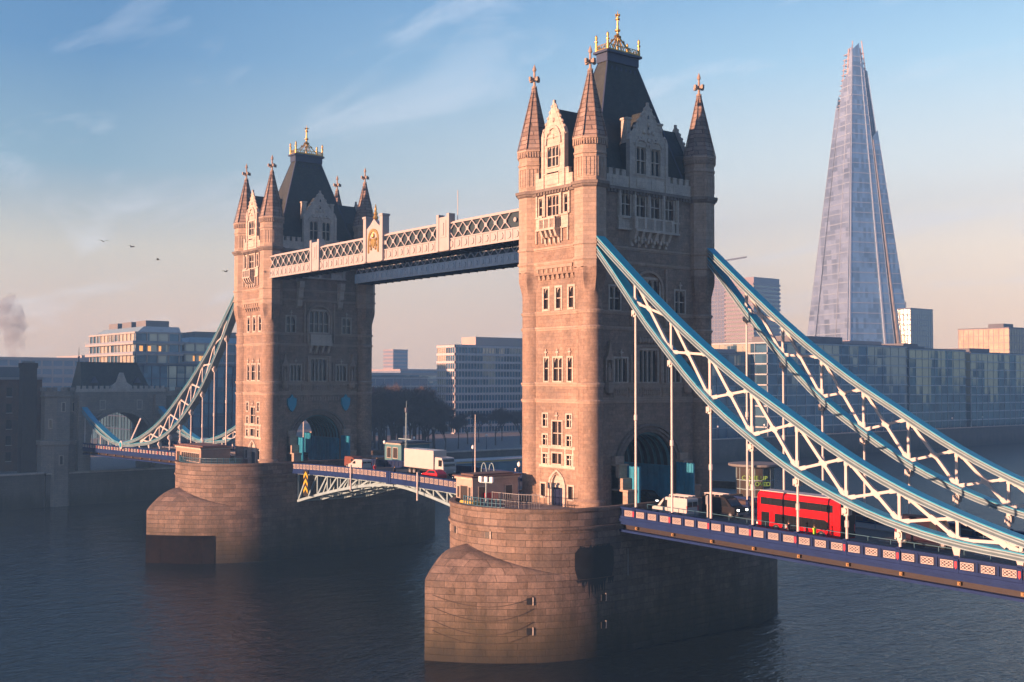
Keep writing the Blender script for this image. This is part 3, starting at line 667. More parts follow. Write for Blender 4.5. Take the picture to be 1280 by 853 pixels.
    for sx in (-1, 1):
        for sy in (-1, 1): b.fr(sx*TX, sy*TY, [(z-.05, 1.97), (z+.1, 2.2), (z+.32, 2.25), (z+.34, 2.42), (z+.68, 2.46), (z+.7, 1.97)], 8, R(22.5))
    b.build('cornice', soot, P)
    # parapets
    for f, D, lim in (('e', DE2, 3.4), ('w', DE2, 3.4), ('n', DN, 7.7), ('s', DN, 7.7)):
        b = MB(); fn = FACES[f]
        fbox(b, fn, -lim, lim, D-.35, D+.1, 53.42, 54.85)
        k = -lim
        while k < lim-.3:
            if abs(k+.3) > (2.2 if f in 'ew' else 3.4): fbox(b, fn, k, min(k+.62, lim), D-.35, D+.1, 54.85, 55.5); fbox(b, fn, k-.04, min(k+.66, lim), D-.4, D+.15, 55.5, 55.6)
            k += 1.1
        if f in 'ns':
            for c_ in (-5.2, 5.2): fbox(b, fn, c_-.8, c_+.8, D+.08, D+.14, 53.7, 54.6)
        b.build('parapet', portland, P)
    # dormer gables
    for f in 'ewns':
        fn = FACES[f]; ns = f in 'ns'
        hw, D = (3.2, DN+.12) if ns else (2.0, DE2+.12)
        hl = [(-2.05, -.45, 55.4, 58.7), (.45, 2.05, 55.4, 58.7)] if ns else [(-1.05, .95, 56.0, 58.4)]
        zsh, zap = (59.2, 63.6) if ns else (59.6, 63.3)
        b = MB(); wall(b, fn, D, -hw, hw, 53.45, zsh, hl, .4)
        b.prism([(-hw, zsh), (hw, zsh), (hw*.92, zsh+.2), (.12, zap), (-.12, zap), (-hw*.92, zsh+.2)], lambda p, q, dd: fn(p, dd, q), D-.35, D)
        # coping and finial
        for s_ in (-1, 1):
            b.bar(fn(s_*(hw+.05), D-.15, zsh), fn(0, D-.15, zap+.25), .5, .2, up=fn(0, 1, 0))
            fbox(b, fn, s_*hw-.32*s_, s_*hw+.12*s_, D-.5, D+.14, 53.45, zsh+.2)
            b.prism([(s_*hw-.4*s_, zsh+.2), (s_*hw+.2*s_, zsh+.2), (s_*hw-.1*s_, zsh+1.0)], lambda p, q, dd: fn(p, dd, q), D-.45, D+.1)
        fbox(b, fn, -.14, .14, D-.3, D, zap, zap+.75)
        for z_ in (55.15, zsh-.1): fbox(b, fn, -hw, hw, D-.02, D+.1, z_, z_+.16)
        for k in range(5):
            for s_ in (-1, 1):
                q_ = .12+k*.18; uu, zz_ = s_*(hw+.1)*(1-q_), zsh+.35+(zap-zsh)*q_
                b.fr(*fn(uu, D-.1, 0)[:2], [(zz_, .03), (zz_+.15, .2), (zz_+.34, .17), (zz_+.46, .03)], 6)
        if ns:
            for k in range(3):
                for q in range(-2+k, 3-k):
                    if abs(q*.75) < 2.2-k*.7: b.fr(*fn(q*.8, D+.04, 0)[:2], [(59.3+k*1.0, .03), (59.5+k*1.0, .24), (59.8+k*1.0, .22), (60.0+k*1.0, .03)], 6)
            for a0, a1 in ((-2.05, -.45), (.45, 2.05)):
                fbox(b, fn, a0, a1, D-.02, D+.08, 53.7, 54.7)
                m_ = (a0+a1)/2; A = [(m_+p, q) for p, q in arch_pts(.95, 58.75, .75, 8)]; B = [(m_+p, q) for p, q in arch_pts(1.12, 58.75, .98, 8)]
                b.loft([[fn(p, D-.02, q) for p, q in A], [fn(p, D+.16, q) for p, q in A], [fn(p, D+.16, q) for p, q in B], [fn(p, D-.02, q) for p, q in B]], False, closed=False)
        else:
            A = arch_pts(1.2, 58.7, 1.9, 12); B = arch_pts(1.5, 58.7, 2.3, 12)
            b.loft([[fn(p, D-.02, q) for p, q in A], [fn(p, D+.2, q) for p, q in A], [fn(p, D+.2, q) for p, q in B], [fn(p, D-.02, q) for p, q in B]], False, closed=False)
            fbox(b, fn, -1.1, 1.0, D-.02, D+.1, 53.8, 55.4)
            for q, z in ((0, 61.6), (-.7, 60.2), (.8, 60.2), (0, 59.6)): b.fr(*fn(q, D+.03, 0)[:2], [(z-.3, .03), (z-.1, .22), (z+.15, .2), (z+.3, .03)], 6)
        g = b.build('gable', portland, P)
        b = MB()
        spots = [(0, 62.3, .14, .5), (0, 61.0, .13, .4), (-.75, 60.5, .16, .4), (.75, 60.5, .16, .4)]+[(c_+j*.36, 59.45, .13, .45) for c_ in (-1.25, 1.25) for j in (-1, 0, 1)] if ns else [(0, 61.5, .22, .4), (-1.25, 57.1, .07, .9), (1.2, 57.1, .07, .9)]
        for c_, z_, w_, h_ in spots: b.prism([(c_-w_, z_), (c_+w_, z_), (c_+w_, z_+h_*.7), (c_, z_+h_), (c_-w_, z_+h_*.7)], lambda p, q, dd: fn(p, dd, q), D-.05, D+.025)
        b.build('slit_shade', glassd, g)  # dark raised pieces paint in the shade inside the slits
        # slated roof running back into the main roof, chimney blocks on its shoulders
        b = MB(); back = 3.6 if ns else 6.5
        b.prism([(-hw+.1, 55.5), (hw-.1, 55.5), (hw-.1, zsh-.1), (0, zap-.25), (-hw+.1, zsh-.1)], lambda p, q, dd: fn(p, dd, q), D-.36, D-back)
        b.build('gable_roof', slate, g)
        if ns:
            b = MB()
            for s_ in (-1, 1): fbox(b, fn, s_*2.75-.32, s_*2.75+.32, D-1.6, D-.6, 58.5, 62.0); fbox(b, fn, s_*2.75-.42, s_*2.75+.42, D-1.7, D-.5, 62.0, 62.25)
            b.build('chimney', portland, g)
        for h in hl: window(P, fn, D, h, lights=(2 if ns else 3), transom=.5, arch=True, fw=.14)
    for f, D, h, kw in wins: window(P, FACES[f], D, h, **kw)
    # turrets
    for sx in (-1, 1):
        for sy in (-1, 1):
            cx_, cy_ = sx*TX, sy*TY; b = MB()
            b.fr(cx_, cy_, [(15.35, 1.75), (16.3, 1.75), (16.6, 1.46), (42.0, 1.46)], 32, smooth=True, mi=1)
            # round shaft passes into the octagon through eight pointed broaches
            n = 32; rot = R(22.5); rg = []
            for k in range(9):
                q = k/8; z = 40.2+3.3*q; ring = []
                for i in range(n):
                    a = 2*math.pi*i/n; aa = (a-rot) % (math.pi/4); oc = 1.98*math.cos(math.pi/8)/math.cos(aa-math.pi/8)
                    edge = 1-min(aa, math.pi/4-aa)/(math.pi/8)      # 1 at the corners
                    on = max(0, min(1, (q*1.5-(1-edge)*.62)))
                    rr = 1.465+(oc-1.465)*on**1.2
                    ring.append((cx_+rr*math.cos(a), cy_+rr*math.sin(a), z))
                rg.append(ring)
            b.loft(rg, False, mi=1)
            b.fr(cx_, cy_, [(43.4, 1.98), (58.0, 1.98), (58.05, 2.08), (58.3, 2.1), (58.4, 2.24), (58.62, 2.24)], 8, rot)
            b.fr(cx_, cy_, [(56.6, 2.0), (56.65, 2.09), (56.85, 2.09), (56.9, 2.0)], 8, rot)
            for i in range(8):      # blind panels on the upper octagon
                a = i*math.pi/4; nx, ny = math.cos(a), math.sin(a); tx, ty = -ny, nx; rr = 1.98*math.cos(math.pi/8)
                if nx*sx < -.3 and ny*sy < -.3: continue
                for o0, o1, z0, z1 in ((-.5, -.42, 54.0, 56.3), (.42, .5, 54.0, 56.3), (-.42, .42, 56.22, 56.3), (-.42, .42, 54.0, 54.08), (-.04, .04, 54.08, 56.2)):
                    b.loft([[(cx_+nx*(rr+e_)+tx*o, cy_+ny*(rr+e_)+ty*o, z) for o, e_ in ((o0, -.02), (o1, -.02), (o1, .07), (o0, .07))] for z in (z0, z1)])
                for j in range(5):  # tiny battlements under the spire
                    o = -.66+j*.33
                    b.loft([[(cx_+nx*(rr+.12+e_)+tx*(o+s_), cy_+ny*(rr+.12+e_)+ty*(o+s_), z) for s_, e_ in ((-.08, -.05), (.08, -.05), (.08, .1), (-.08, .1))] for z in (57.7, 58.35)])
            tu = b.build('turret', [smoothst, granite], P)
            b = MB(); b.fr(cx_, cy_, [(58.6, 2.16), (58.9, 1.98), (66.3, .3), (66.32, .4), (66.7, .36), (66.72, .2)], 8, rot)
            for i in range(8):
                a = rot+i*math.pi/4
                b.bar((cx_+2.16*math.cos(a), cy_+2.16*math.sin(a), 58.65), (cx_+.3*math.cos(a), cy_+.3*math.sin(a), 66.4), .12, .12, mi=0)
            b.build('spire', [spirest], tu)
            b = MB(); b.fr(cx_, cy_, [(66.6, .3), (66.9, .34), (67.0, .16), (68.8, .13), (68.9, .24), (69.15, .22), (69.7, .02)], 8)
            for ax_, ay_ in ((1, 0), (-1, 0), (0, 1), (0, -1)):
                b.bar((cx_, cy_, 67.8), (cx_+ax_*.72, cy_+ay_*.72, 67.8), .24, .3); b.box(cx_+ax_*.62-.16, cx_+ax_*.62+.16, cy_+ay_*.62-.16, cy_+ay_*.62+.16, 67.55, 68.05)
            b.build('cross_finial', smoothst, tu)
    # main roof
    b = MB(); hx, hy, tx_, ty_ = 4.5, 8.0, .8, 2.55
    sec = []
    for q in (0, .12, 1):
        ex = 1 if q != .12 else .9
        ax_, ay_ = hx+(tx_-hx)*q, hy+(ty_-hy)*q
        sec.append([(-ax_, -ay_, 54.2+16.0*q), (ax_, -ay_, 54.2+16.0*q), (ax_, ay_, 54.2+16.0*q), (-ax_, ay_, 54.2+16.0*q)])
    b.loft(sec, True); rf = b.build('roof', slate, P)
    b = MB()
    for sx in (-1, 1):
        for sy in (-1, 1): b.bar((sx*hx, sy*hy, 54.2), (sx*tx_, sy*ty_, 70.2), .16, .16)
    for sx, sy, ax_ in ((1, 0, 1), (-1, 0, 1)):
        for k in range(6): 
            y = -2.0+k*.8; b.box(sx*.85, sx*1.08, y-.12, y+.12, 69.1, 69.55)
    b.box(-1.0, 1.0, -2.75, 2.75, 70.1, 71.2); b.box(-1.3, 1.3, -3.05, 3.05, 71.2, 71.5)
    b.build('lead_cap', capm, rf)
    b = MB(); z = 71.5
    for sx in (-1, 1):
        for sy in (-1, 1):
            b.fr(sx*1.05, sy*2.7, [(z, .2), (z+1.2, .13), (z+1.25, .22), (z+1.4, .22), (z+1.5, .09), (z+1.75, .17), (z+2.0, .15), (z+2.2, .03)], 8)
    for sx in (-1, 1):
        x = sx*1.05; b.bar((x, -2.7, z+.15), (x, 2.7, z+.15), .1, .14); b.bar((x, -2.7, z+.75), (x, 2.7, z+.75), .07, .07)
        for k in range(12): y = -2.5+k*.45; b.bar((x, y, z), (x, y+.45, z+.75), .06, .06); b.bar((x, y+.45, z), (x, y, z+.75), .06, .06)
    for sy in (-1, 1):
        y = sy*2.7; b.bar((-1.05, y, z+.15), (1.05, y, z+.15), .1, .14); b.bar((-1.05, y, z+.75), (1.05, y, z+.75), .07, .07)
        for k in range(4): x = -1+k*.5; b.bar((x, y, z), (x+.5, y, z+.75), .06, .06); b.bar((x+.5, y, z), (x, y, z+.75), .06, .06)
    for a in range(8):      # ribs of the open crown sweeping up to the central finial
        ca, sa = math.cos(a*math.pi/4), math.sin(a*math.pi/4); prev = None
        for k in range(9):
            q = k/8; p = (1.0*ca*(1-q)**1.7, 2.3*sa*(1-q)**1.7, z+.6+2.5*q); 
            if prev: b.bar(prev, p, .1, .1)
            if k in (3, 5): b.fr(p[0], p[1], [(p[2], .02), (p[2]+.14, .17), (p[2]+.3, .02)], 6)
            prev = p
    b.fr(0, 0, [(z, .16), (z+2.9, .14), (z+3.0, .36), (z+3.2, .34), (z+3.3, .15), (z+4.4, .11), (z+4.45, .3), (z+4.65, .28), (z+4.75, .1), (z+5.1, .09), (z+5.7, .01)], 8)
    b.box(-.38, .38, -.07, .07, z+4.95, z+5.12); b.box(-.07, .07, -.38, .38, z+4.95, z+5.12)
    b.build('gilded_cresting', gold, rf)
    return t
towerN = build_tower()
towerS = copy_tree(towerN); mirror(towerS)
towerS['label'] = 'farther gothic stone bridge tower, teal shields over its arch, left of the white lorry'

# ------------------------------------------------------------------ suspension trusses
def interp(tab, x):
    if x <= tab[0][0]: return tab[0][1]
    for (a, p), (b_, q) in zip(tab, tab[1:]):
        if x <= b_: return p+(q-p)*(x-a)/(b_-a)
    return tab[-1][1]
def smooth_tab(tab):
    """cubic through the traced points"""
    def f(x):
        n = len(tab)
        for i in range(n-1):
            if x <= tab[i+1][0] or i == n-2: break
        x0, y0 = tab[i]; x1, y1 = tab[i+1]
        def sl(j):
            if j == 0: return (tab[1][1]-tab[0][1])/(tab[1][0]-tab[0][0])
            if j == n-1: return (tab[-1][1]-tab[-2][1])/(tab[-1][0]-tab[-2][0])
            return (tab[j+1][1]-tab[j-1][1])/(tab[j+1][0]-tab[j-1][0])
        h = x1-x0; q = (x-x0)/h; m0, m1 = sl(i)*h, sl(i+1)*h
        return (2*q**3-3*q*q+1)*y0+(q**3-2*q*q+q)*m0+(-2*q**3+3*q*q)*y1+(q**3-q*q)*m1
    return f
TOPC = smooth_tab([(5.6, 48.2), (9.9, 44.5), (16.4, 39.0), (21.8, 34.85), (27.9, 30.7), (32.7, 27.9), (39.9, 23.85), (46.1, 21.05), (52.4, 18.95), (58, 17.5), (66.4, 16.2)])
BOTC = smooth_tab([(5.6, 46.3), (9.85, 41.65), (12.8, 38.25), (15.6, 35.25), (22.7, 28.6), (28.75, 24.5), (34.3, 21.35), (39.9, 19.0), (44.9, 17.5), (50.6, 16.45), (56.5, 15.95), (61, 15.5), (66.4, 15.35)])
TOPL = smooth_tab([(66.4, 16.2), (71.1, 16.6), (81.4, 19.2), (89, 21.5), (98.5, 25.4)])
BOTL = smooth_tab([(66.4, 15.35), (71, 15.6), (79.2, 16.8), (86.7, 19.0), (95.2, 22.4), (98.5, 23.9)])
X0, SP, YC = 12.64, 5.4576, 9.47
def road(x):           # carriageway height along the northern side span, measured from the near tower
    return 15.02-.0158*max(0, x-9)
def ptop(x): return 16.39-.0158*x
def chord(b, f, x0, x1, sgn, y, step=1.8):
    n = max(2, int((x1-x0)/step)); H = .68
    for i in range(n):
        a, c_ = x0+(x1-x0)*i/n, x0+(x1-x0)*(i+1)/n
        za, zc = f(a), f(c_); e = .004
        off = H/2*sgn
        def seg(dz0, dz1, wd, mi):
            P = []
            for (x, z) in ((a, za), (c_, zc)):
                P.append([(x, y-wd/2, z+dz0), (x, y+wd/2, z+dz0), (x, y+wd/2, z+dz1), (x, y-wd/2, z+dz1)])
            b.loft(P, True, mi)
        # vertical thickness grows with slope so the chord keeps its depth
        k = math.sqrt(1+((zc-za)/(c_-a))**2)
        t0 = -H*k if sgn > 0 else 0; 
        seg(t0+.59*k, t0+H*k, 1.35, 0); seg(t0+.52*k, t0+.59*k, 1.32, 1); seg(t0+.39*k, t0+.52*k, 1.1, 2); seg(t0+.28*k, t0+.39*k, 1.2, 3); seg(t0+.1*k, t0+.28*k, 1.1, 2); seg(t0, t0+.1*k, 1.32, 1)
def build_truss(y, label):
    t = empty('suspension_truss', (6, y, 16), label, 'suspension chain', 'suspension chains of the side spans')
    b = MB(); chord(b, TOPC, 5.6, 66.2, 1, y); b.build('upper_chord', [blue, chordpale, chordgrey, chordpale], t)
    b = MB(); chord(b, BOTC, 5.6, 66.2, -1, y); b.build('lower_chord', [blue, chordpale, chordgrey, chordpale], t)
    nodes = [X0+SP*i for i in range(10)]
    def member(p, q, wdt=.3):
        wdt *= .86
        b = MB(); p, q = Vector(p), Vector(q); n = 6; dirv = (q-p).normalized(); L_ = (q-p).length
        b.bar(p+dirv*.25, q-dirv*.25, wdt, wdt*.95, up=(0, 1, 0)); b.bar(p, p+dirv*min(1.0, L_*.2), wdt*1.55, wdt*.7, up=(0, 1, 0)); b.bar(q-dirv*min(1.0, L_*.2), q, wdt*1.55, wdt*.7, up=(0, 1, 0))
        return b
    for i, x in enumerate(nodes):
        zt, zb = TOPC(x)-.55, BOTC(x)+.55
        if zt-zb > .5: member((x, y, zb), (x, y, zt), .32).build('vertical_strut', white, t)
    for x0, x1 in zip(nodes, nodes[1:]):
        zt0, zb0, zt1, zb1 = TOPC(x0)-.6, BOTC(x0)+.6, TOPC(x1)-.6, BOTC(x1)+.6
        if zt1-zb1 < .7: continue
        b = member((x0, y, zt0), (x1, y, zb1), .36); m1 = member((x0, y, zb0), (x1, y, zt1), .3)
        o_ = len(b.v); b.v += m1.v; b.f += [[i+o_ for i in f] for f in m1.f]; b.mi += m1.mi; b.sm += m1.sm
        # gusset plate where they cross
        den = (zt0-zb1)+(zt1-zb0); q = (zt0-zb0)/den if den else .5
        cx_, cz_ = x0+(x1-x0)*q, zt0+(zb1-zt0)*q
        b.prism([(cx_-.5, cz_+.1), (cx_-.2, cz_+.42), (cx_+.2, cz_+.2), (cx_+.5, cz_-.1), (cx_+.2, cz_-.45), (cx_-.2, cz_-.2)], lambda p, q_, dd: (p, dd, q_), y-.16, y+.16)
        b.build('cross_brace', white, t)
    # end tie in the first, narrow bay
    x = (8.6+nodes[0])/2
    for i, x in enumerate(nodes+[X0+SP*10]):
        zb, zd = BOTC(x), ptop(x)+.02; b = MB()
        if zb-zd > 1.2:
            b.fr(x, y, [(zd-.3, .13), (zb-.9, .115)], 8, smooth=True)
            zc = zd+(zb-zd)*.45; b.fr(x, y, [(zc-.35, .115), (zc-.3, .2), (zc+.3, .2), (zc+.35, .115)], 8)
            b.box(x-.2, x+.2, y-.2, y+.2, zb-1.05, zb+.1); b.tube((x, y-.42, zb-.55), (x, y+.42, zb-.55), .26, 10); b.box(x-.36, x-.24, y-.3, y+.3, zb-.95, zb-.3); b.box(x+.24, x+.36, y-.3, y+.3, zb-.95, zb-.3)
        else:
            h_ = max(.25, zb-zd); b.loft([[(x-.16, y-.2, zd-.3), (x+.16, y-.2, zd-.3), (x+.16, y+.2, zd-.3), (x-.16, y+.2, zd-.3)], [(x-.2-.25*h_, y-.35, zb+.05), (x+.2+.25*h_, y-.35, zb+.05), (x+.2+.25*h_, y+.35, zb+.05), (x-.2-.25*h_, y+.35, zb+.05)]])
        b.build('hanger', white, t)
    # pin at the foot of the long chain, short link up to the abutment
    b = MB(); b.tube((66.5, y-.75, 15.7), (66.5, y+.75, 15.7), .95, 20, 1); b.tube((66.5, y-.85, 15.7), (66.5, y+.85, 15.7), .6, 20, 0)
    b.build('pin', [blue, white], t)
    b = MB(); chord(b, TOPL, 66.8, 98.4, 1, y); chord(b, BOTL, 66.8, 98.4, -1, y)
    xs = [69.5+i*3.6 for i in range(9)]
    for x0, x1 in zip(xs, xs[1:]):
        b.bar((x0, y, BOTL(x0)+.5), (x0, y, TOPL(x0)-.5), .26, .26, up=(0, 1, 0), mi=1); 
        b.bar((x0, y, BOTL(x0)+.5), (x1, y, TOPL(x1)-.5), .26, .26, up=(0, 1, 0), mi=1); b.bar((x0, y, TOPL(x0)-.5), (x1, y, BOTL(x1)+.5), .26, .26, up=(0, 1, 0), mi=1)
    b.build('short_link', [blue, chordpale, chordgrey, chordpale], t)
    for x in (71.2, 76.6, 82.2, 88, 93.6):
        b = MB(); zd = ptop(x)
        b.fr(x, y, [(zd-.3, .12), (BOTL(x)+.1, .11)], 8, smooth=True); b.fr(x, y, [(BOTL(x)-.4, .12), (BOTL(x)-.3, .28), (BOTL(x)+.1, .28)], 8); b.build('hanger', white, t)
    return t
tr1 = build_truss(-YC, 'nearest blue and white suspension chain sweeping down past the red bus to the right edge')
tr2 = build_truss(YC, 'blue and white suspension chain of the near span, the one behind the bus')
tr3 = copy_tree(tr2); mirror(tr3); tr3['label'] = 'suspension chain hanging before the far abutment, the nearer one of the far span'
tr4 = copy_tree(tr1); mirror(tr4); tr4['label'] = 'suspension chain of the far span, mostly hidden behind its nearer twin'

# ------------------------------------------------------------------ side span deck and its parapets
XE = 98.5
def build_span():
    b = MB(); b.loft([[(x, -8.9, road(x)-.5), (x, 8.9, road(x)-.5), (x, 8.9, road(x)), (x, -8.9, road(x))] for x in (5.0, 9.0, XE)])
    o = tag(b.build('road', asphalt, org=(9, 0, 14.5)), kind='structure')
    b = MB()
    for s_ in (-1, 1): b.loft([[(x, s_*5.6, road(x)-.1), (x, s_*9.0, road(x)-.1), (x, s_*9.0, road(x)+.13), (x, s_*5.6, road(x)+.13)] for x in (9.0, XE)])
    k = tag(b.build('footway', paving, org=(9, 0, 14.5)), kind='structure')
    b = MB(); x = 12
    while x < XE-3:
        b.bar((x, 0, road(x)+.006), (x+2, 0, road(x+2)+.006), .12, .004); x += 5
    m = tag(b.build('road_marking', white, org=(9, 0, 14.5)), kind='structure')
    g = empty('deck_girder', (9, 0, 12), 'navy girder under the near side span with a brown recessed web and gilt bosses', 'bridge girder', 'girders under the side spans')
    for s_ in (-1, 1):
        b = MB(); y0, y1 = s_*9.0, s_*9.75
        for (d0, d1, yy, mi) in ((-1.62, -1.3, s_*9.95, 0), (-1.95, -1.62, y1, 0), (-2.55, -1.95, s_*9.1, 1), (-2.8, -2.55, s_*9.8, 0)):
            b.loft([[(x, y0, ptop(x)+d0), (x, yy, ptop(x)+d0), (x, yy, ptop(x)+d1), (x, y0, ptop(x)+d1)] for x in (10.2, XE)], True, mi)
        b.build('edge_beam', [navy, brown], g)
        for i in range(16):
            x = X0+SP*i+.0
            b = MB(); b.box(x-.14, x+.14, s_*9.09, s_*9.45, ptop(x)-2.4, ptop(x)-2.1); b.box(x-.08, x+.08, s_*9.45, s_*9.55, ptop(x)-2.34, ptop(x)-2.16); b.build('gilt_boss', boss, g)
    b = MB()
    for i in range(45):
        x = 10.4+i*2.0; b.box(x-.12, x+.12, -8.95, 8.95, ptop(x)-2.6, ptop(x)-1.9)
    b.build('cross_beams', navy2, g)
    return o, k, m, g
spN = build_span()
for o in spN: c = copy_tree(o); mirror(c); (c.__setitem__('label', 'navy girder under the far side span, low over the dark water') if 'category' in c else None)

def fret_panel(w_, h_):
    """cast white fretwork on a dull red ground"""
    b = MB(); b.box(0, w_, -.02, .02, 0, h_, 1)
    f = .045
    for a in ((0, f, 0, h_), (w_-f, w_, 0, h_), (f, w_-f, 0, f), (f, w_-f, h_-f, h_)): b.box(a[0], a[1], -.06, -.02, a[2], a[3])
    n = max(1, int(round(w_/h_*1.5))); cw = (w_-2*f)/n
    for k in range(n):
        for j in range(2):
            x0, z0, x1, z1 = f+k*cw, f+j*(h_-2*f)/2, f+(k+1)*cw, f+(j+1)*(h_-2*f)/2
            b.bar((x0, -.04, z0), (x1, -.04, z1), .04, .042, up=(0, 1, 0)); b.bar((x0, -.043, z1), (x1, -.043, z0), .04, .042, up=(0, 1, 0))
            xm, zm = (x0+x1)/2, (z0+z1)/2
            b.add([(xm-.07, -.066, zm), (xm, -.066, zm-.07), (xm+.07, -.066, zm), (xm, -.066, zm+.07)], [(0,1,2,3)])
    return b
def build_parapet(s_, label, copies=True):
    y = s_*9.62
    t = empty('bridge_parapet', (10, y, 14.9), label, 'parapet', 'cast iron parapets of the bridge')
    b = MB()
    th = .12
    for d0, d1, w_ in ((-1.32, -1.02, .2), (-.28, -.14, .12), (-.14, 0, .24), (-1.02, -.28, .05)):
        mi = 1 if w_ == .05 else 0
        b.loft([[(x, y-w_, ptop(x)+d0), (x, y+w_, ptop(x)+d0), (x, y+w_, ptop(x)+d1), (x, y-w_, ptop(x)+d1)] for x in (10.2, XE)], True, mi)
    i = 0; x = X0-SP/3*1; 
    while x < XE-.2:
        hang = (i % 3 == 1); w_ = .26 if hang else .13
        b.box(x-w_/2, x+w_/2, y-.17, y+.17, ptop(x)-1.32, ptop(x)-.02); 
        if hang: b.box(x-.2, x+.2, y-.24, y+.24, ptop(x)-1.34, ptop(x)+.12)
        x += SP/3; i += 1
    b.build('rail', [navy, navy2], t)
    first = None; i = 0; x = X0-SP/3*1; sh = None
    while x < XE-SP/3:
        px_, pw = x+.32, SP/3-.64
        z = ptop(x+.9)-.98
        if first is None:
            f = fret_panel(1.18, .62)
            if s_ > 0: f.v = [(a, -b_, c_) for a, b_, c_ in f.v]
            f.v = [(a+px_, b_+y+s_*.07, c_+z) for a, b_, c_ in f.v]; first = f.build('cast_panel', [panelm, panelback], t); p0 = (px_, z)
            for q in (0,):
                g = first.copy(); col.objects.link(g); g.parent = t; g.location = (0, -s_*.14, 0); g.scale = (1, 1, 1)
        else:
            part_copy(first, (px_-p0[0], 0, z-p0[1])); 
            if s_ > 0 or True:
                g = part_copy(first, (px_-p0[0], -s_*.14, z-p0[1]))
        if i % 3 == 1:
            if sh is None:
                b = MB(); b.prism([(x-.1, ptop(x)-.35), (x+.1, ptop(x)-.35), (x+.12, ptop(x)-.8), (x, ptop(x)-1.0), (x-.12, ptop(x)-.8)], lambda p, q, dd: (p, dd, q), y+s_*.24, y+s_*.29)
                sh = b.build('red_shield', redm, t); s0 = (x, ptop(x))
            else: part_copy(sh, (x-s0[0], 0, ptop(x)-s0[1]))
        x += SP/3; i += 1
    return t
pa1 = build_parapet(-1, 'navy parapet with pale cast panels along the near edge of the near span')
pa2 = build_parapet(1, 'navy parapet of the near span on the side beyond the bus')
pa3 = copy_tree(pa2); mirror(pa3); pa3['label'] = 'navy parapet along the nearer edge of the far span, under the low chain'
pa4 = copy_tree(pa1); mirror(pa4); pa4['label'] = 'navy parapet on the hidden western edge of the far span'

# ------------------------------------------------------------------ bascule leaves
def rb(x): return 15.5-.0006*(x-CX)**2
def tb(x): return rb(x)+1.18
b = MB(); b.loft([[(x, -7.5, rb(x)-.4), (x, 7.5, rb(x)-.4), (x, 7.5, rb(x)), (x, -7.5, rb(x))] for x in [-77.5]+[CX-31+62*i/14 for i in range(15)]+[-4.8]])
tag(b.build('road', asphalt, org=(CX, 0, 14.5)), kind='structure')
for cxx in (0, -82.3):
    b = MB(); b.box(cxx-5.05, cxx+5.05, -4.2, 4.2, 14.8, 15.03); tag(b.build('road', asphalt), kind='structure')
def build_leaf():
    xs, xe = CX+.15, -10.6
    t = empty('bascule_leaf', (xe, 0, 14), 'pale blue lifting span leaf next to the near pier, trussed below its parapet', 'bascule', 'lifting leaves of the bridge')
    def zb(x): q = (x-xs)/(xe-xs); return 14.6-5.0*q**1.45
    for y in (-6.6, -2.2, 2.2, 6.6):
        b = MB(); n = 9
        xx = [xs+(xe-xs)*i/n for i in range(n+1)]
        for a, c_ in zip(xx, xx[1:]):
            b.bar((a, y, zb(a)), (c_, y, zb(c_)), .6, .42)
        b.bar((xs, y, rb(xs)-.55), (xe, y, rb(xe)-.55), .5, .35)
        for i, a in enumerate(xx):
            if rb(a)-.6-zb(a) > .35:
                b.bar((a, y, zb(a)), (a, y, rb(a)-.5), .26, .26, up=(0, 1, 0))
                if i > 0 and i < n+1: b.bar((xx[i-1], y, rb(xx[i-1])-.5), (a, y, zb(a)), .3, .26, up=(0, 1, 0))
        b.build('truss_girder', pale, t)
    b = MB()
    for i in range(10):
        a = xs+(xe-xs)*i/9; b.bar((a, -6.6, zb(a)), (a, 6.6, zb(a)), .25, .25); b.bar((a, -7.4, rb(a)-.5), (a, 7.4, rb(a)-.5), .25, .4)
    b.build('cross_bracing', pale, t)
    for s_ in (-1, 1):
        y = s_*7.62; b = MB(); n = 14
        for k in range(n):
            a, c_ = xs+(xe-xs)*k/n, xs+(xe-xs)*(k+1)/n
            for d0, d1, w_, mi in ((-.14, 0, .13, 0), (-1.5, -1.0, .14, 0), (-1.75, -1.5, .2, 0), (-1.0, -.14, .03, 1)):
                b.loft([[(x, y-w_, tb(x)+d0), (x, y+w_, tb(x)+d0), (x, y+w_, tb(x)+d1), (x, y-w_, tb(x)+d1)] for x in (a, c_)], True, mi)
        m_ = 26; step = (xe-xs)/m_
        for k in range(m_+1):
            x = xs+step*k; b.box(x-.07, x+.07, y-.12, y+.12, tb(x)-1.5, tb(x))
        b.box(xs-.1, xs+.5, y-.22, y+.22, tb(xs)-1.9, tb(xs)+.06)
        b.build('parapet_rail', [navy, navy2], t)
        first = None
        for k in range(m_):
            x = xs+step*k+.13; z = tb(x+.5)-.93
            if first is None:
                f = fret_panel(step-.26, .74); 
                if s_ > 0: f.v = [(p, -q, z_) for p, q, z_ in f.v]
                f.v = [(p+x, q+y+s_*.06, z_+z) for p, q, z_ in f.v]; first = f.build('cast_panel', [panelm, panelback], t); p0 = (x, z)
            else: part_copy(first, (x-p0[0], 0, z-p0[1]))
        # white guide post hung on the outside
        x = -33.0 if s_ < 0 else -30.5
        b = MB(); b.box(x-.11, x+.11, y+s_*.3, y+s_*.5, tb(x)-3.6, tb(x)+.45); b.build('guide_post', white, t)
    return t
leafN = build_leaf(); leafS = copy_tree(leafN); mirror(leafS)
leafS['label'] = 'pale blue lifting span leaf next to the far pier, chevron board hung on it'
b = MB(); x0, y0 = -66.6, -7.98
b.box(x0-.75, x0+.75, y0, y0+.06, 10.9, 15.2, 1)
for k in range(6):
    z = 11.2+k*.62
    if k % 2: continue
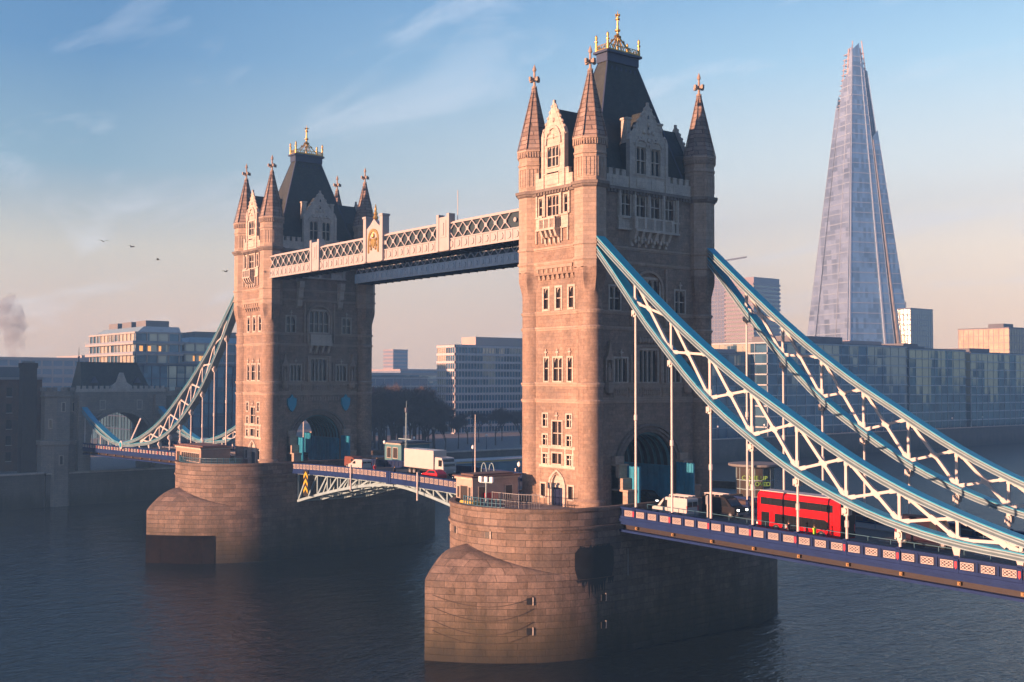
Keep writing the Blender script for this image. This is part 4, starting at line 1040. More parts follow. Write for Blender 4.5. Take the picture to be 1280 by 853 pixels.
for k in range(3):
    z = 11.35+k*1.2
    b.prism([(x0-.7, z), (x0, z+.75), (x0+.7, z), (x0+.7, z+.55), (x0, z+1.3), (x0-.7, z+.55)], lambda p, q, dd: (p, dd, q), y0-.03, y0)
tag(b.build('chevron_sign', [yellow, black]), 'tall black board with three yellow chevrons pointing up on the far leaf', 'sign')

# ------------------------------------------------------------------ high level walkways
def build_walkway(s_, label, full=True):
    yo, yi = s_*10.35, s_*6.6; x0, x1 = -75.6, -6.7
    t = empty('high_walkway', (CX, s_*8.5, 47.9), label, 'walkway', 'high level walkways between the towers')
    b = MB(); b.box(x0, x1, yo-s_*.35, yi+s_*.35, 47.95, 48.3, 2); b.box(x0, x1, yo-s_*.1, yi+s_*.1, 51.5, 51.75, 1); b.box(x0, x1, yo-s_*.6, yi+s_*.6, 51.75, 51.95, 1)
    b.box(x0, x1, yo-s_*.25, yo-s_*.2, 48.3, 51.5, 3); b.box(x0, x1, yi+s_*.25, yi+s_*.2, 48.3, 51.5, 3)
    for k in range(30): x = x0+2.3*k+.5; b.box(x-.1, x+.1, yo-s_*.3, yi+s_*.3, 47.7, 47.96, 2)
    b.build('gallery', [pale2, pale2, navy2, tealdark], t)
    for y, sg, in ((yo, s_), (yi, -s_)):
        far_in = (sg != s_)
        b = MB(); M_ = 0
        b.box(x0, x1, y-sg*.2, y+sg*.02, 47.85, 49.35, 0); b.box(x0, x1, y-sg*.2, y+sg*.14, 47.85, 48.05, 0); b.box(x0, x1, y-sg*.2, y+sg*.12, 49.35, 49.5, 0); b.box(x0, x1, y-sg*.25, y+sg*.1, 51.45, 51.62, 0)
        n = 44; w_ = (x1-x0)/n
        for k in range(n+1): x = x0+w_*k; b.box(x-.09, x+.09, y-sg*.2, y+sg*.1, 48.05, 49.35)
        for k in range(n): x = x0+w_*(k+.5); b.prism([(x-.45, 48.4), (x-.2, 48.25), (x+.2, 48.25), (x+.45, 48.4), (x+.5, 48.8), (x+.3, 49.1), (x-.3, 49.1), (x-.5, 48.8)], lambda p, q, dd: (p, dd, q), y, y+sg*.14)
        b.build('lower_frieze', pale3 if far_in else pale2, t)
        b = MB(); n = 34; w_ = (x1-x0)/n
        for k in range(n):
            x = x0+w_*k
            for da in (0,):
                for q in (0, 1):
                    xa, xb = x+da*w_, x+(da+1)*w_
                    if xb > x1: continue
                    b.bar((xa, y-sg*.02*q-.0, 49.5 if q else 51.45), (xb, y-sg*.02*q, 51.45 if q else 49.5), .13, .19, up=(0, 1, 0))
            if k % 1 == 0:
                for da in (0,):
                    b.tube((x+da*w_+w_/2, y-.02, 50.48), (x+da*w_+w_/2, y+sg*.1, 50.48), .3, 10)
        b.build('lattice', pale2, t)
        if far_in: continue
        for xc in (-59.2, -23.1):
            b = MB(); b.box(xc-1.35, xc+1.35, y-sg*.5, y+sg*.3, 47.9, 52.5); b.box(xc-1.5, xc-.95, y-sg*.6, y+sg*.4, 47.9, 52.9); b.box(xc+.95, xc+1.5, y-sg*.6, y+sg*.4, 47.9, 52.9)
            b.box(xc-.7, xc+.7, y+sg*.3, y+sg*.36, 49.7, 52.0); b.box(xc-.25, xc+.25, y+sg*.36, y+sg*.45, 50.0, 51.7)
            b.build('pier_block', pale2, t)
        b = MB(); xc = CX
        b.prism([(xc-2.0, 47.95), (xc+2.0, 47.95), (xc+2.0, 52.9), (xc+1.1, 53.4), (xc, 54.3), (xc-1.1, 53.4), (xc-2.0, 52.9)], lambda p, q, dd: (p, dd, q), y-sg*.4, y+sg*.25)
        for s2 in (-1, 1):
            b.box(xc+s2*2.35-.38, xc+s2*2.35+.38, y-sg*.7, y+sg*.45, 47.9, 54.5); b.box(xc+s2*2.35-.5, xc+s2*2.35+.5, y-sg*.8, y+sg*.55, 54.5, 54.8)
        b.build('crest_block', [pale2], t)
        if far_in: continue
        b = MB()      # coat of arms: shield in an arched recess, crown over it
        A = [(xc+p, q) for p, q in arch_pts(1.45, 51.2, 1.6, 10)]; A = [(xc-1.45, 49.2)]+A+[(xc+1.45, 49.2)]; B = [(xc+(p-xc)*.85, 49.3 if q < 49.3 else 49.3+(q-49.3)*.88) for p, q in A]
        b.loft([[(p, y+sg*.24, q) for p, q in A], [(p, y+sg*.42, q) for p, q in A], [(p, y+sg*.42, q) for p, q in B], [(p, y+sg*.24, q) for p, q in B]], False, closed=False)
        b.prism([(xc-.5, 51.3), (xc+.5, 51.3), (xc+.5, 50.5), (xc, 49.9), (xc-.5, 50.5)], lambda p, q, dd: (p, dd, q), y+sg*.24, y+sg*.42)
        for s2 in (-1, 1):
            for k in range(4): b.fr(xc+s2*(.62+.16*(k % 2)), y+sg*.3, [(49.6+k*.45, .04), (49.75+k*.45, .2), (49.95+k*.45, .18), (50.1+k*.45, .05)], 6)
        b.fr(xc, y+sg*.3, [(51.4, .2), (51.6, .34), (51.9, .3), (52.1, .1), (52.3, .1)], 8)
        for z, rr in ((54.3, .45), (54.9, .32), (55.5, .2)): b.fr(xc, y-sg*.05, [(z-.1, rr*.6), (z+.15, rr), (z+.45, rr*.7), (z+.6, rr*.4)], 8)
        b.fr(xc, y-sg*.05, [(56.0, .14), (56.5, .04)], 6)
        b.build('coat_of_arms', gold, t)
    b = MB(); b.tube((-22.0, s_*9, 52), (-22.0, s_*9, 56.2), .05, 6); b.build('flagpole', white, t)
    return t
build_walkway(-1, 'lattice sided high walkway lit pink, gilded coat of arms at its middle')
build_walkway(1, 'high walkway farther off, its shaded blue side showing below the lit one')
# stone brackets carrying the walkways on the tower faces
for cxx, sg in ((0, -1), (-82.3, 1)):
    for y in (-8.4, -6.3+2.2, 6.3-2.2, 8.4):
        if abs(y) > 7: continue
        b = MB(); xw = cxx+sg*DN
        b.prism([(xw, 43.0), (xw+sg*.5, 43.4), (xw+sg*.6, 44.4), (xw+sg*.9, 44.8), (xw+sg*1.0, 46.2), (xw+sg*1.3, 46.6), (xw+sg*1.4, 47.7), (xw, 47.7)], lambda p, q, dd: (p, dd, q), y-.45, y+.45)
        o = b.build('walkway_bracket', portland); 
        tw = towerN if cxx == 0 else towerS
        o.parent = tw; o.matrix_parent_inverse = (Matrix.Translation(tw.location) @ Matrix.Rotation(tw.rotation_euler.z, 4, 'Z')).inverted()

# ------------------------------------------------------------------ southern abutment gatehouse
def build_abutment():
    X = -178.0
    t = empty('abutment_gatehouse', (X-5, 0, 8), 'dark stone gatehouse arch at the far end of the bridge under a steep roof', 'gatehouse')
    fn = lambda q, dd, z: (X+dd, q, z)
    b = MB(); HW, ZS, RI = 7.4, 15.5, 6.6; ap = arch_pts(HW, ZS, RI); wt = 27.2
    wall(b, fn, 0, -11.5, -HW, 6, wt, []); wall(b, fn, 0, HW, 11.5, 6, wt, [])
    hs = []
    for (a0, z0), (a1, z1) in zip(ap, ap[1:]): b.add([fn(a0, 0, z0), fn(a1, 0, z1), fn(a1, 0, wt), fn(a0, 0, wt)], [(0,1,2,3)])
    full = [(-HW, 6)]+ap+[(HW, 6)]
    b.loft([[fn(p, 0, q) for p, q in full], [fn(p, -10, q) for p, q in full]], False, closed=False)
    b.box(X-10, X-.5, -11.5, -HW-.02, 6, wt); b.box(X-10, X-.5, HW+.02, 11.5, 6, wt); b.box(X-10, X-.5, -HW, HW, 23, wt)
    for y in (-9.45, 9.45): b.box(X, X+1.6, y-1.3, y+1.3, 8, 26.4)
    fbox(b, fn, -11.5, 11.5, -.1, .25, 25.6, 26.0)
    b.build('gatehouse_wall', oldst, t)
    b = MB()
    for dr_ in (0, .7):
        A = arch_pts(HW+dr_, ZS, RI+dr_); B = arch_pts(HW+dr_+.6, ZS, RI+dr_+.6)
        b.loft([[fn(p, -.2, q) for p, q in A], [fn(p, .3+dr_*.2, q) for p, q in A], [fn(p, .3+dr_*.2, q) for p, q in B], [fn(p, -.2, q) for p, q in B]], False, closed=False)
    b.build('arch_moulding', oldst, t)
    b = MB()
    fbox(b, fn, -11.2, 11.2, -.5, .15, wt, wt+.8)
    for k in range(16): fbox(b, fn, -10.9+k*1.4, -10.1+k*1.4, -.5, .15, wt+.8, wt+1.5)
    b.build('parapet', portland, t)
    for y in (-4.6, 4.6): window(t, fn, .02, (y-.55, y+.55, 22.9, 25.0), lights=2, transom=0, arch=True, deep=.1)
    b = MB(); b.loft([[(X-9.5, -9.6, wt), (X-.8, -9.6, wt), (X-.8, 8.0, wt), (X-9.5, 8.0, wt)], [(X-6.6, -8.9, 34.3), (X-3.8, -8.9, 34.3), (X-3.8, 5.2, 34.3), (X-6.6, 5.2, 34.3)]])
    b.box(X-6.7, X-3.7, -9, 5.3, 34.3, 34.6)
    r_ = b.build('roof', slate, t)
    b = MB()
    for y in (-8.9, 5.2): b.fr(X-5.2, y, [(34.5, .2), (35.6, .12), (35.8, .35), (36.1, .1), (37.6, .06), (38.4, .02)], 6)
    b.build('finial', capm, r_)
    for y in (-6.3, 4.3):
        b = MB(); b.prism([(y-.9, 29.4), (y+.9, 29.4), (y, 31.0)], lambda p, q, dd: fn(p, dd, q), -.7, -3); b.build('dormer', capm, r_)
    b = MB(); b.prism([(-2.6, wt), (2.6, wt), (2.6, 28.6), (1.2, 29.6), (.3, 32.0), (-.3, 32.0), (-1.2, 29.6), (-2.6, 28.6)], lambda p, q, dd: fn(p, dd, q), -.9, .25); fbox(b, fn, -1, 1, .25, .4, 27.6, 29.2); b.build('gable', portland, t)
    # stair towers on both sides
    for s_ in (-1, 1):
        b = MB(); b.fr(X-3, s_*14.2, [(0, 4.0), (27.4, 4.0)], 8, R(22.5)); b.fr(X-3, s_*14.2, [(25.9, 4.05), (26.1, 4.3), (26.4, 4.3), (26.5, 4.05)], 8, R(22.5))
        for k in range(8):
            a = k*math.pi/4; b.fr(X-3+3.75*math.cos(a), s_*14.2+3.75*math.sin(a), [(27.4, .8), (28.3, .8)], 4, a+math.pi/4)
        b.fr(X-1.0, s_*15.2, [(0, 4.3), (14.5, 4.3), (14.6, 4.6), (15.6, 4.6), (15.7, 4.2)], 8, R(22.5))
        tt = b.build('stair_tower', oldst, t)
        g = MB()
        for z, a in ((22.6, -22.5), (18.6, -67.5), (22.6, 22.5), (10, -22.5)):
            rr = 3.72 if z > 12 else 4.0; cx_, cy_ = (X-3, s_*14.2) if z > 12 else (X-1, s_*15.2)
            a = R(a+22.5); nx, ny = math.cos(a), math.sin(a); tx, ty = -ny, nx
            for o_, e_, h0, h1, mi in ((.55, .05, -.2, 2.2, 0), (.3, .1, 0, 2.0, 1)):
                g.loft([[(cx_+nx*rr+tx*q*o_+nx*p, cy_+ny*rr+ty*q*o_+ny*p, z+h) for q, p in ((-1, -.1), (1, -.1), (1, e_), (-1, e_))] for h in (h0, h1)], True, mi)
        g.build('window', [portland, glassd], tt)
    return t
build_abutment()
def wall_thing(name, x0, x1, y0, y1, z0, z1, m, label, cat='wall', cope=None):
    t = empty(name, ((x0+x1)/2, (y0+y1)/2, z0), label, cat)
    b = MB(); b.box(x0, x1, y0, y1, z0, z1); b.build('masonry', m, t)
    b = MB(); b.box(x0-.25, x1+.25, y0, y1, z1, z1+.35)
    b.build('coping', cope or portland, t); return t
wall_thing('river_wall', -176.5, -174.9, 18, 1200, -1, 8.4, quayst, 'long stone embankment wall below the glass offices')
wall_thing('river_wall', -176.5, -175.2, -640, -19, -1, 7.9, quayst, 'dark quay wall at the foot of the brick warehouses')

wall_thing('river_wall', -177.2, -175.6, -18.5, 17.5, -1, 7.7, quayst, 'dark stone river wall under the end of the far span')

# ------------------------------------------------------------------ vehicles (built nose towards +x, wheels on z=0, then placed)
def vec(o, x, y, z, rz=0.): o.location = (x, y, z); o.rotation_euler.z = rz; return o
def wheels(t, xs, hy, r_, w_=.24):
    for x in xs:
        for s_ in (-1, 1):
            b = MB(); b.tube((x, s_*(hy-w_), r_), (x, s_*(hy+.01), r_), r_, 18); wh = b.build('wheel', tyre, t)
            b = MB(); b.tube((x, s_*(hy-.02), r_), (x, s_*(hy+.03), r_), r_*.55, 12); b.build('rim', greym, wh)
def body_loft(b, side, hy, tum, mi=0, z_w=1.0):
    """side outline (x, z) closed; narrowed above z_w by the tumblehome tum"""
    def P(x, z, s_): return (x, s_*(hy-max(0, z-z_w)*tum), z)
    b.loft([[P(x, z, -1) for x, z in side], [P(x, z, 1) for x, z in side]], True, mi)
def make_bus():
    t = empty('double_decker_bus', (0,0,0), 'red double decker bus with pale roof crossing the near span', 'bus')
    b = MB(); L_, hy = 10.9, 1.26
    b.loft([[(x, y, z) for y, z in ((-hy, .32), (hy, .32), (hy, 3.95), (hy-.1, 4.22), (hy-.3, 4.36), (-hy+.3, 4.36), (-hy+.1, 4.22), (-hy, 3.95))] for x in (0.0, 10.35)] )
    # rounded nose
    b.loft([[(10.35+dx, y*(1-k*.09), .32+(z-.32)*(1-.02*k)) for y, z in ((-hy, .32), (hy, .32), (hy, 3.95), (hy-.1, 4.22), (hy-.3, 4.36), (-hy+.3, 4.36), (-hy+.1, 4.22), (-hy, 3.95))] for k, dx in ((0, 0), (1, .3), (2.6, .55))])
    o = b.build('body', busred, t, bevel=.06)
    b = MB(); b.box(.15, 10.6, -.95, .95, 4.34, 4.42); b.build('roof_panel', white, t)
    for s_ in (-1, 1):
        b = MB(); y = s_*(hy+.012)
        b.box(.9, 10.2, s_*(hy-.05), y, 2.95, 3.72); b.build('upper_windows', vehglass, t)
        b = MB(); b.prism([(1.6, 1.12), (8.3, 1.12), (8.3, 2.1), (1.9, 2.1), (1.45, 1.85), (1.4, 1.4)], lambda p, q, dd: (p, dd, q), s_*(hy-.05), y)
        if s_ > 0: b.box(9.0, 10.1, s_*(hy-.05), y, .5, 2.15); b.box(5.2, 6.3, s_*(hy-.05), y+.002, .45, 1.1)
        else: b.box(9.2, 10.2, s_*(hy-.05), y, 1.1, 2.1)
        lw = b.build('lower_windows', vehglass, t)
        b = MB()
        for x in (2.4, 4.0, 5.6, 7.2, 8.8): b.box(x-.03, x+.03, y, y+s_*.006, 2.95, 3.72)
        for x in (3.2, 4.8, 6.4): b.box(x-.03, x+.03, y, y+s_*.006, 1.12, 2.1)
        for x in (1.7, 3.3, 6.3, 8.0): b.box(x-.5, x+.5, y, y+s_*.005, 3.42, 3.46)
        b.build('window_bars', vandark, t)
    # ring and bar emblem low on the side
    for s_ in (-1, 1):
        b = MB(); y = s_*(hy+.01); xe, ze = 6.95, .86
        n = 18
        A = [(xe+.24*math.cos(2*math.pi*k/n), ze+.24*math.sin(2*math.pi*k/n)) for k in range(n)]; B = [(xe+.15*math.cos(2*math.pi*k/n), ze+.15*math.sin(2*math.pi*k/n)) for k in range(n)]
        b.loft([[(p, y-s_*.01, q) for p, q in A], [(p, y+s_*.01, q) for p, q in A], [(p, y+s_*.01, q) for p, q in B], [(p, y-s_*.01, q) for p, q in B]], False, 0)
        b.box(xe-.33, xe+.33, y-s_*.01, y+s_*.015, ze-.05, ze+.05); b.build('emblem', white, t)
    b = MB(); b.box(-.02, .1, -1.05, 1.05, .55, 1.5); b.box(-.02, .1, -1.0, 1.0, 2.8, 3.75); b.box(-.02, .1, -.4, .4, 1.9, 2.5); b.box(-.025, .05, -1.2, 1.2, .4, 4.0); b.build('shaded_rear', black, t)  # black over the whole rear paints in its shade, grille included
    b = MB(); b.box(10.6, 10.9, -1.0, 1.0, 1.2, 2.3); b.box(10.55, 10.86, -.98, .98, 2.95, 3.75); b.build('windscreen', vehglass, t)
    for s_ in (-1, 1):
        b = MB(); b.box(10.75, 10.92, s_*.95-.12, s_*.95+.12, .7, .9); b.build('headlight', lampg, t)
        b = MB(); b.box(-.03, .05, s_*1.12-.08, s_*1.12+.08, 1.0, 1.7); b.build('tail_lamp', redm, t)
    wheels(t, (2.3, 8.1), hy, .48)
    return t
bus = make_bus(); vec(bus, 36.0, -3.75, road(31)-.04, math.pi)
bus.rotation_euler = (0, -.0158, math.pi); bus.scale = (.95, .97, .95)
def make_van(name, m, label, L_=5.4, H=2.35, W_=1.98, cat='van', rack=None, lit=True, glass_side=False):
    t = empty(name, (0,0,0), label, cat); hy = W_/2
    b = MB()
    side = [(0.0, .38), (L_-.05, .38), (L_, .75), (L_-.1, 1.05), (L_-.85, 1.22), (L_-1.75, H-.16), (L_-2.1, H-.02), (.12, H), (0.0, H-.15)]
    body_loft(b, side, hy, .09); b.build('body', m, t, bevel=.05)
    b = MB()
    b.loft([[(L_-.93, s_*(hy-.14), 1.27) for s_ in (-1, 1)]+[(L_-1.7, s_*(hy-.22), H-.24) for s_ in (1, -1)], [(L_-.86, s_*(hy-.14), 1.29) for s_ in (-1, 1)]+[(L_-1.62, s_*(hy-.22), H-.21) for s_ in (1, -1)]])
    b.build('windscreen', vehglass, t)
    for s_ in (-1, 1):
        b = MB(); yy = lambda z: s_*(hy-max(0, z-1)*.09)
        pts = [(L_-1.25, 1.2), (L_-2.35, 1.2), (L_-2.35, H-.35), (L_-1.85, H-.35)]
        b.loft([[(p, yy(q)-s_*.03, q) for p, q in pts], [(p, yy(q)+s_*.012, q) for p, q in pts]])
        b.build('side_window', vehglass, t)
        b = MB(); b.box(L_-.14, L_+.03, s_*(hy-.25)-.14, s_*(hy-.25)+.14, .78, .98); b.build('headlight', headl if lit else lampg, t)
        b = MB(); b.box(-.03, .06, s_*(hy-.12)-.07, s_*(hy-.12)+.07, .9, 1.5); b.build('tail_lamp', redm, t)
    b = MB(); b.box(-.015, .04, -hy+.22, -.06, 1.35, H-.4); b.box(-.015, .04, .06, hy-.22, 1.35, H-.4); b.build('rear_window', vehglass, t)
    b = MB(); b.box(L_-.05, L_+.05, -hy+.05, hy-.05, .36, .62); b.box(-.06, .03, -hy+.05, hy-.05, .36, .6); b.build('bumper', greym, t)
    if rack:
        b = MB()
        for k in range(4): x = .4+k*(L_-3)/3; b.box(x-.04, x+.04, -hy+.1, hy-.1, H+.1, H+.16); b.box(x-.03, x+.03, -hy+.12, -hy+.17, H-.05, H+.16); b.box(x-.03, x+.03, hy-.17, hy-.12, H-.05, H+.16)
        for y in (-.6, -.2, .45): b.box(.1, L_-2.3, y-.09, y+.09, H+.16, H+.26)
        b.build('roof_rack', rack, t)
    wheels(t, (.95, L_-.95), hy, .34); return t
def make_car(name, m, label, L_=4.3, lit=True, taxi=False):
    t = empty(name, (0,0,0), label, 'car'); hy = .88; H = 1.75 if taxi else 1.47
    b = MB(); body_loft(b, [(0, .3), (L_-.05, .3), (L_, .62), (L_-.25, .82), (L_-1.1, .95), (L_-1.75, H-.08), (L_-2.1, H), (.95, H), (.35, H-.35), (.05, .92), (0, .7)], hy, .26, z_w=.85); b.build('body', m, t, bevel=.05)
    b = MB()
    for s_ in (-1, 1):
        yy = lambda z: s_*(hy-max(0, z-.85)*.26); pts = [(L_-1.3, .98), (.55, .98), (1.0, H-.12), (L_-2.1, H-.12)]
        b.loft([[(p, yy(q)-s_*.03, q) for p, q in pts], [(p, yy(q)+s_*.012, q) for p, q in pts]])
    b.build('side_windows', vehglass, t)
    b = MB(); b.loft([[(L_-1.13, -.68, .98), (L_-1.13, .68, .98), (L_-1.7, .6, H-.14), (L_-1.7, -.6, H-.14)], [(L_-1.06, -.68, 1.0), (L_-1.06, .68, 1.0), (L_-1.63, .6, H-.11), (L_-1.63, -.6, H-.11)]]); b.build('windscreen', vehglass, t)
    for s_ in (-1, 1):
        b = MB(); b.box(L_-.2, L_+.02, s_*.62-.15, s_*.62+.15, .62, .78); b.build('headlight', headl if lit else lampg, t)
    wheels(t, (.8, L_-.85), hy, .32, .2); return t
vec(make_van('white_van', vanwhite, 'white panel van with steep nose at the mouth of the near arch', 5.3, 2.3, rack=white, lit=False), 16.3, -4.3, road(14), math.pi)
vec(make_van('dark_van', vandark, 'dark van with pale ladders on its roof between the arch and the bus', 5.2, 2.25, rack=white), 13.6, 1.2, road(16))
vec(make_van('plum_van', vanplum, 'tall plum coloured van just right of the bus, headlights on', 6.0, 2.7), 38.6, 1.3, road(41))
vec(make_car('dark_taxi', vandark, 'dark taxi with lit headlamps coming through the near arch', taxi=True), 1.6, 1.5, 15.04)
vec(make_van('dark_van', vandark, 'dark van stopped under the far arch', 5.6, 2.4), -77.5, -2.6, 14.98, math.pi)
vec(make_van('brown_van', carbrown, 'brown van in the line of traffic leaving the far arch', 4.6, 2.0), -69.5, 2.0, rb(-68))
vec(make_van('small_white_van', vanwhite, 'small white van on the far lifting leaf', 4.4, 1.95, lit=True), -57.6, -1.6, rb(-60), math.pi)
vec(make_car('red_car', carred, 'red car beside the white box lorry', lit=True), -35.2, -2.2, rb(-37), math.pi)
vec(make_car('dark_car', vandark, 'dark car with lit headlamps behind the lorry cab, near the kiosk'), -27.5, -2.0, rb(-26), math.pi)
vec(make_car('silver_car', pale2, 'silver car on the far span behind the low chain'), -112, -2.5, 13.9)
vec(make_car('grey_car', greym, 'grey car on the far span nearer the gatehouse'), -135, -2.5, 13.5)
def make_lorry():
    t = empty('box_lorry', (0,0,0), 'lorry with a tall plain cream box body on the lifting span', 'lorry')
    b = MB(); b.box(0, 8.2, -1.25, 1.25, 1.05, 3.95); b.build('cargo_box', vanwhite, t, bevel=.04)
    b = MB(); b.box(.1, 10.5, -.45, .45, .6, 1.0); b.build('chassis', black, t)
    b = MB(); body_loft(b, [(8.5, .55), (10.75, .55), (10.85, 1.2), (10.7, 2.2), (10.3, 2.95), (8.5, 3.0)], 1.2, .05, z_w=1.6); c_ = b.build('cab', vanwhite, t, bevel=.06)
    b = MB(); b.loft([[(10.72, -1.02, 1.65), (10.72, 1.02, 1.65), (10.42, .98, 2.72), (10.42, -.98, 2.72)], [(10.84, -1.02, 1.66), (10.84, 1.02, 1.66), (10.5, .98, 2.74), (10.5, -.98, 2.74)]])
    for s_ in (-1, 1): b.box(9.5, 10.4, s_*1.1, s_*1.2, 1.65, 2.6)
    b.build('windscreen', vehglass, t)
    for s_ in (-1, 1): b = MB(); b.box(10.7, 10.88, s_*.9-.15, s_*.9+.15, .75, .95); b.build('headlight', lampg, t)
    wheels(t, (1.6, 2.8, 9.6), 1.2, .48, .3); return t
vec(make_lorry(), -49.3, 1.5, rb(-45))

# ------------------------------------------------------------------ people: one skinned body each
def person(label, loc, rz, coat, legs, step=.18, hgt=1.72, group=None):
    k = hgt/1.75
    J = {'pel': (0,0,.95), 'bel': (0,0,1.12), 'che': (.01,0,1.33), 'nek': (.02,0,1.5), 'hed': (.04,0,1.62), 'top': (.04,0,1.74)}
    edges = [('pel','bel'),('bel','che'),('che','nek'),('nek','hed'),('hed','top')]
    for s_, n in ((-1,'r'),(1,'l')):
        st = step*s_
        J.update({'hip'+n: (0,.1*s_,.9), 'kne'+n: (st*.6+.04,.1*s_,.5), 'ank'+n: (st,.1*s_,.09), 'toe'+n: (st+.17,.11*s_,.04),
                  'sho'+n: (0,.2*s_,1.43), 'elb'+n: (-st*.5,.26*s_,1.15), 'wri'+n: (-st*.9+.08,.25*s_,.9), 'han'+n: (-st+.1,.25*s_,.8)})
        edges += [('pel','hip'+n),('hip'+n,'kne'+n),('kne'+n,'ank'+n),('ank'+n,'toe'+n),('che','sho'+n),('sho'+n,'elb'+n),('elb'+n,'wri'+n),('wri'+n,'han'+n)]
    rad = {'pel':.15,'bel':.14,'che':.165,'nek':.06,'hed':.1,'top':.075,'hip':.1,'kne':.075,'ank':.055,'toe':.05,'sho':.085,'elb':.062,'wri':.048,'han':.045}
    names = list(J); me = bpy.data.meshes.new('person'); me.from_pydata([tuple(c*k for c in J[n]) for n in names], [(names.index(a), names.index(b_)) for a, b_ in edges], [])
    o = bpy.data.objects.new('person', me); col.objects.link(o)
    sk = o.modifiers.new('skin', 'SKIN'); ss = o.modifiers.new('sub', 'SUBSURF'); ss.levels = 1; ss.render_levels = 1
    for i, n in enumerate(names):
        rr = rad[n[:3]]*k; me.skin_vertices[0].data[i].radius = (rr, rr)
    me.skin_vertices[0].data[names.index('pel')].use_root = True
    m = bpy.data.materials.new('clothing'); m.use_nodes = True; t = m.node_tree; bs = t.nodes['Principled BSDF']; bs.inputs['Roughness'].default_value = .85
    c = nn(t, 'ShaderNodeTexCoord'); s = nn(t, 'ShaderNodeSeparateXYZ'); t.links.new(c.outputs['Object'], s.inputs[0])
    r_ = nn(t, 'ShaderNodeValToRGB'); r_.color_ramp.interpolation = 'CONSTANT'; mr = nn(t, 'ShaderNodeMath', operation='DIVIDE'); t.links.new(s.outputs[2], mr.inputs[0]); mr.inputs[1].default_value = 2.0; t.links.new(mr.outputs[0], r_.inputs[0])
    e = r_.color_ramp.elements; e[0].color = (.02, .018, .016, 1); e[1].position = .05*k; e[1].color = (*legs, 1)
    for p, cc in ((.43*k, coat), (.755*k, (.42, .26, .19))): x = e.new(p); x.color = (*cc, 1)
    t.links.new(r_.outputs[0], bs.inputs['Base Color']); me.materials.append(m)
    o.location = loc; o.rotation_euler.z = rz; tag(o, label, 'person', group)
    b = MB(); b.fr(.025*k, 0, [(1.63*k, .1*k), (1.7*k, .118*k), (1.78*k, .105*k), (1.83*k, .05*k)], 10, smooth=True)
    h = b.build('hair', hairm, org=(0,0,0)); h.parent = o
    return o
person('person in a yellow high visibility jacket by the near parapet below the bus', (35.0, -7.6, road(35)+.13), math.pi, (.42, .75, .04), (.02, .02, .03))
person('person in a dark coat walking just left of the yellow jacket', (32.0, -7.7, road(32)+.13), 0, (.03, .03, .04), (.03, .03, .05))
person('person in a red coat walking on the lifting span left of the lorry', (-49.3, -5.2, rb(-49)), 0, (.4, .02, .03), (.03, .03, .04))
person('person in dark clothes on the lifting span before the lorry box', (-43.2, -5.4, rb(-43)), math.pi, (.03, .03, .035), (.03, .03, .03))
person('person in dark clothes beyond the white van at the far tower', (-66.2, 5.6, rb(-66)), 0, (.04, .03, .03), (.03, .03, .04))

# ------------------------------------------------------------------ kiosks and pier furniture
def kiosk(name, x0, x1, y0, y1, z0, z1, label, wins, m=brickm, trim=portland, roof=capm, group='control cabins on the piers'):
    t = empty(name, ((x0+x1)/2, (y0+y1)/2, z0), label, 'cabin', group)
    b = MB(); b.box(x0, x1, y0, y1, z0, z1-.35); b.build('cabin_wall', m, t)
    b = MB(); b.box(x0-.15, x1+.15, y0-.15, y1+.15, z1-.4, z1-.15, 0); b.box(x0-.35, x1+.35, y0-.35, y1+.35, z1-.15, z1, 1); b.box(x0+.4, x1-.4, y0+.4, y1-.4, z1, z1+.2, 1); b.build('roof', [trim, roof], t)
    for f, a0, a1, h0, h1, kind in wins:
        b = MB()
        F = {'e': lambda p, dd, q: (p, y0-dd, q), 'n': lambda p, dd, q: (x1+dd, p, q)}[f]
        for u0, u1, v0, v1 in ((a0-.1, a0, h0-.1, h1+.1), (a1, a1+.1, h0-.1, h1+.1), (a0, a1, h1, h1+.1), (a0, a1, h0-.1, h0)): fbox(b, F, u0, u1, -.02, .07, v0, v1)
        n = max(1, int((a1-a0)/.8))
        for i in range(1, n): fbox(b, F, a0+(a1-a0)*i/n-.03, a0+(a1-a0)*i/n+.03, -.02, .06, h0, h1)
        o = b.build('door' if kind == 'd' else 'window', timber if kind == 'd' else trim, t)
        g = MB(); fbox(g, F, a0, a1, -.02, .02, h0, h1); g.build('pane', glassd, o)
    return t
kiosk('control_cabin', -7.9, -4.6, -19.2, -12.4, 15.37, 19.0, 'brick control cabin with a brown flat roof on the near pier, its door end lit', [('e', -6.8, -5.7, 15.6, 17.7, 'd'), ('e', -7.6, -7.15, 16.4, 17.7, 'w'), ('e', -5.35, -4.9, 16.4, 17.7, 'w'), ('n', -18.3, -17.3, 16.2, 17.7, 'w'), ('n', -14.3, -13.3, 16.0, 17.7, 'w')], m=mat('cabin_stone', (.34, .27, .23), .8), roof=mat('cabin_roof_felt', (.10, .06, .05), .8))
kiosk('control_cabin', -91.3, -80.3, -20.5, -15.2, 15.37, 18.8, 'long low cabin with a strip of windows on the far pier, brown roof', [('e', -90.6, -89.6, 15.6, 17.6, 'd'), ('e', -88.6, -81.0, 16.3, 17.7, 'w')], m=mat('cabin_brick', (.30, .20, .15), .8), roof=mat('cabin_roof_brown', (.12, .06, .05), .8))
kiosk('control_cabin', -71.5, -66.0, 10.5, 16.5, 15.37, 19.2, 'teal based cabin with lattice mast, beyond the white lorry on the far pier', [('e', -70.6, -69.4, 16.4, 18.2, 'w'), ('e', -68.6, -67.2, 16.4, 18.2, 'w'), ('n', 11.3, 13.0, 16.4, 18.2, 'w')], m=mat('cabin_teal', (.06, .16, .19), .7))
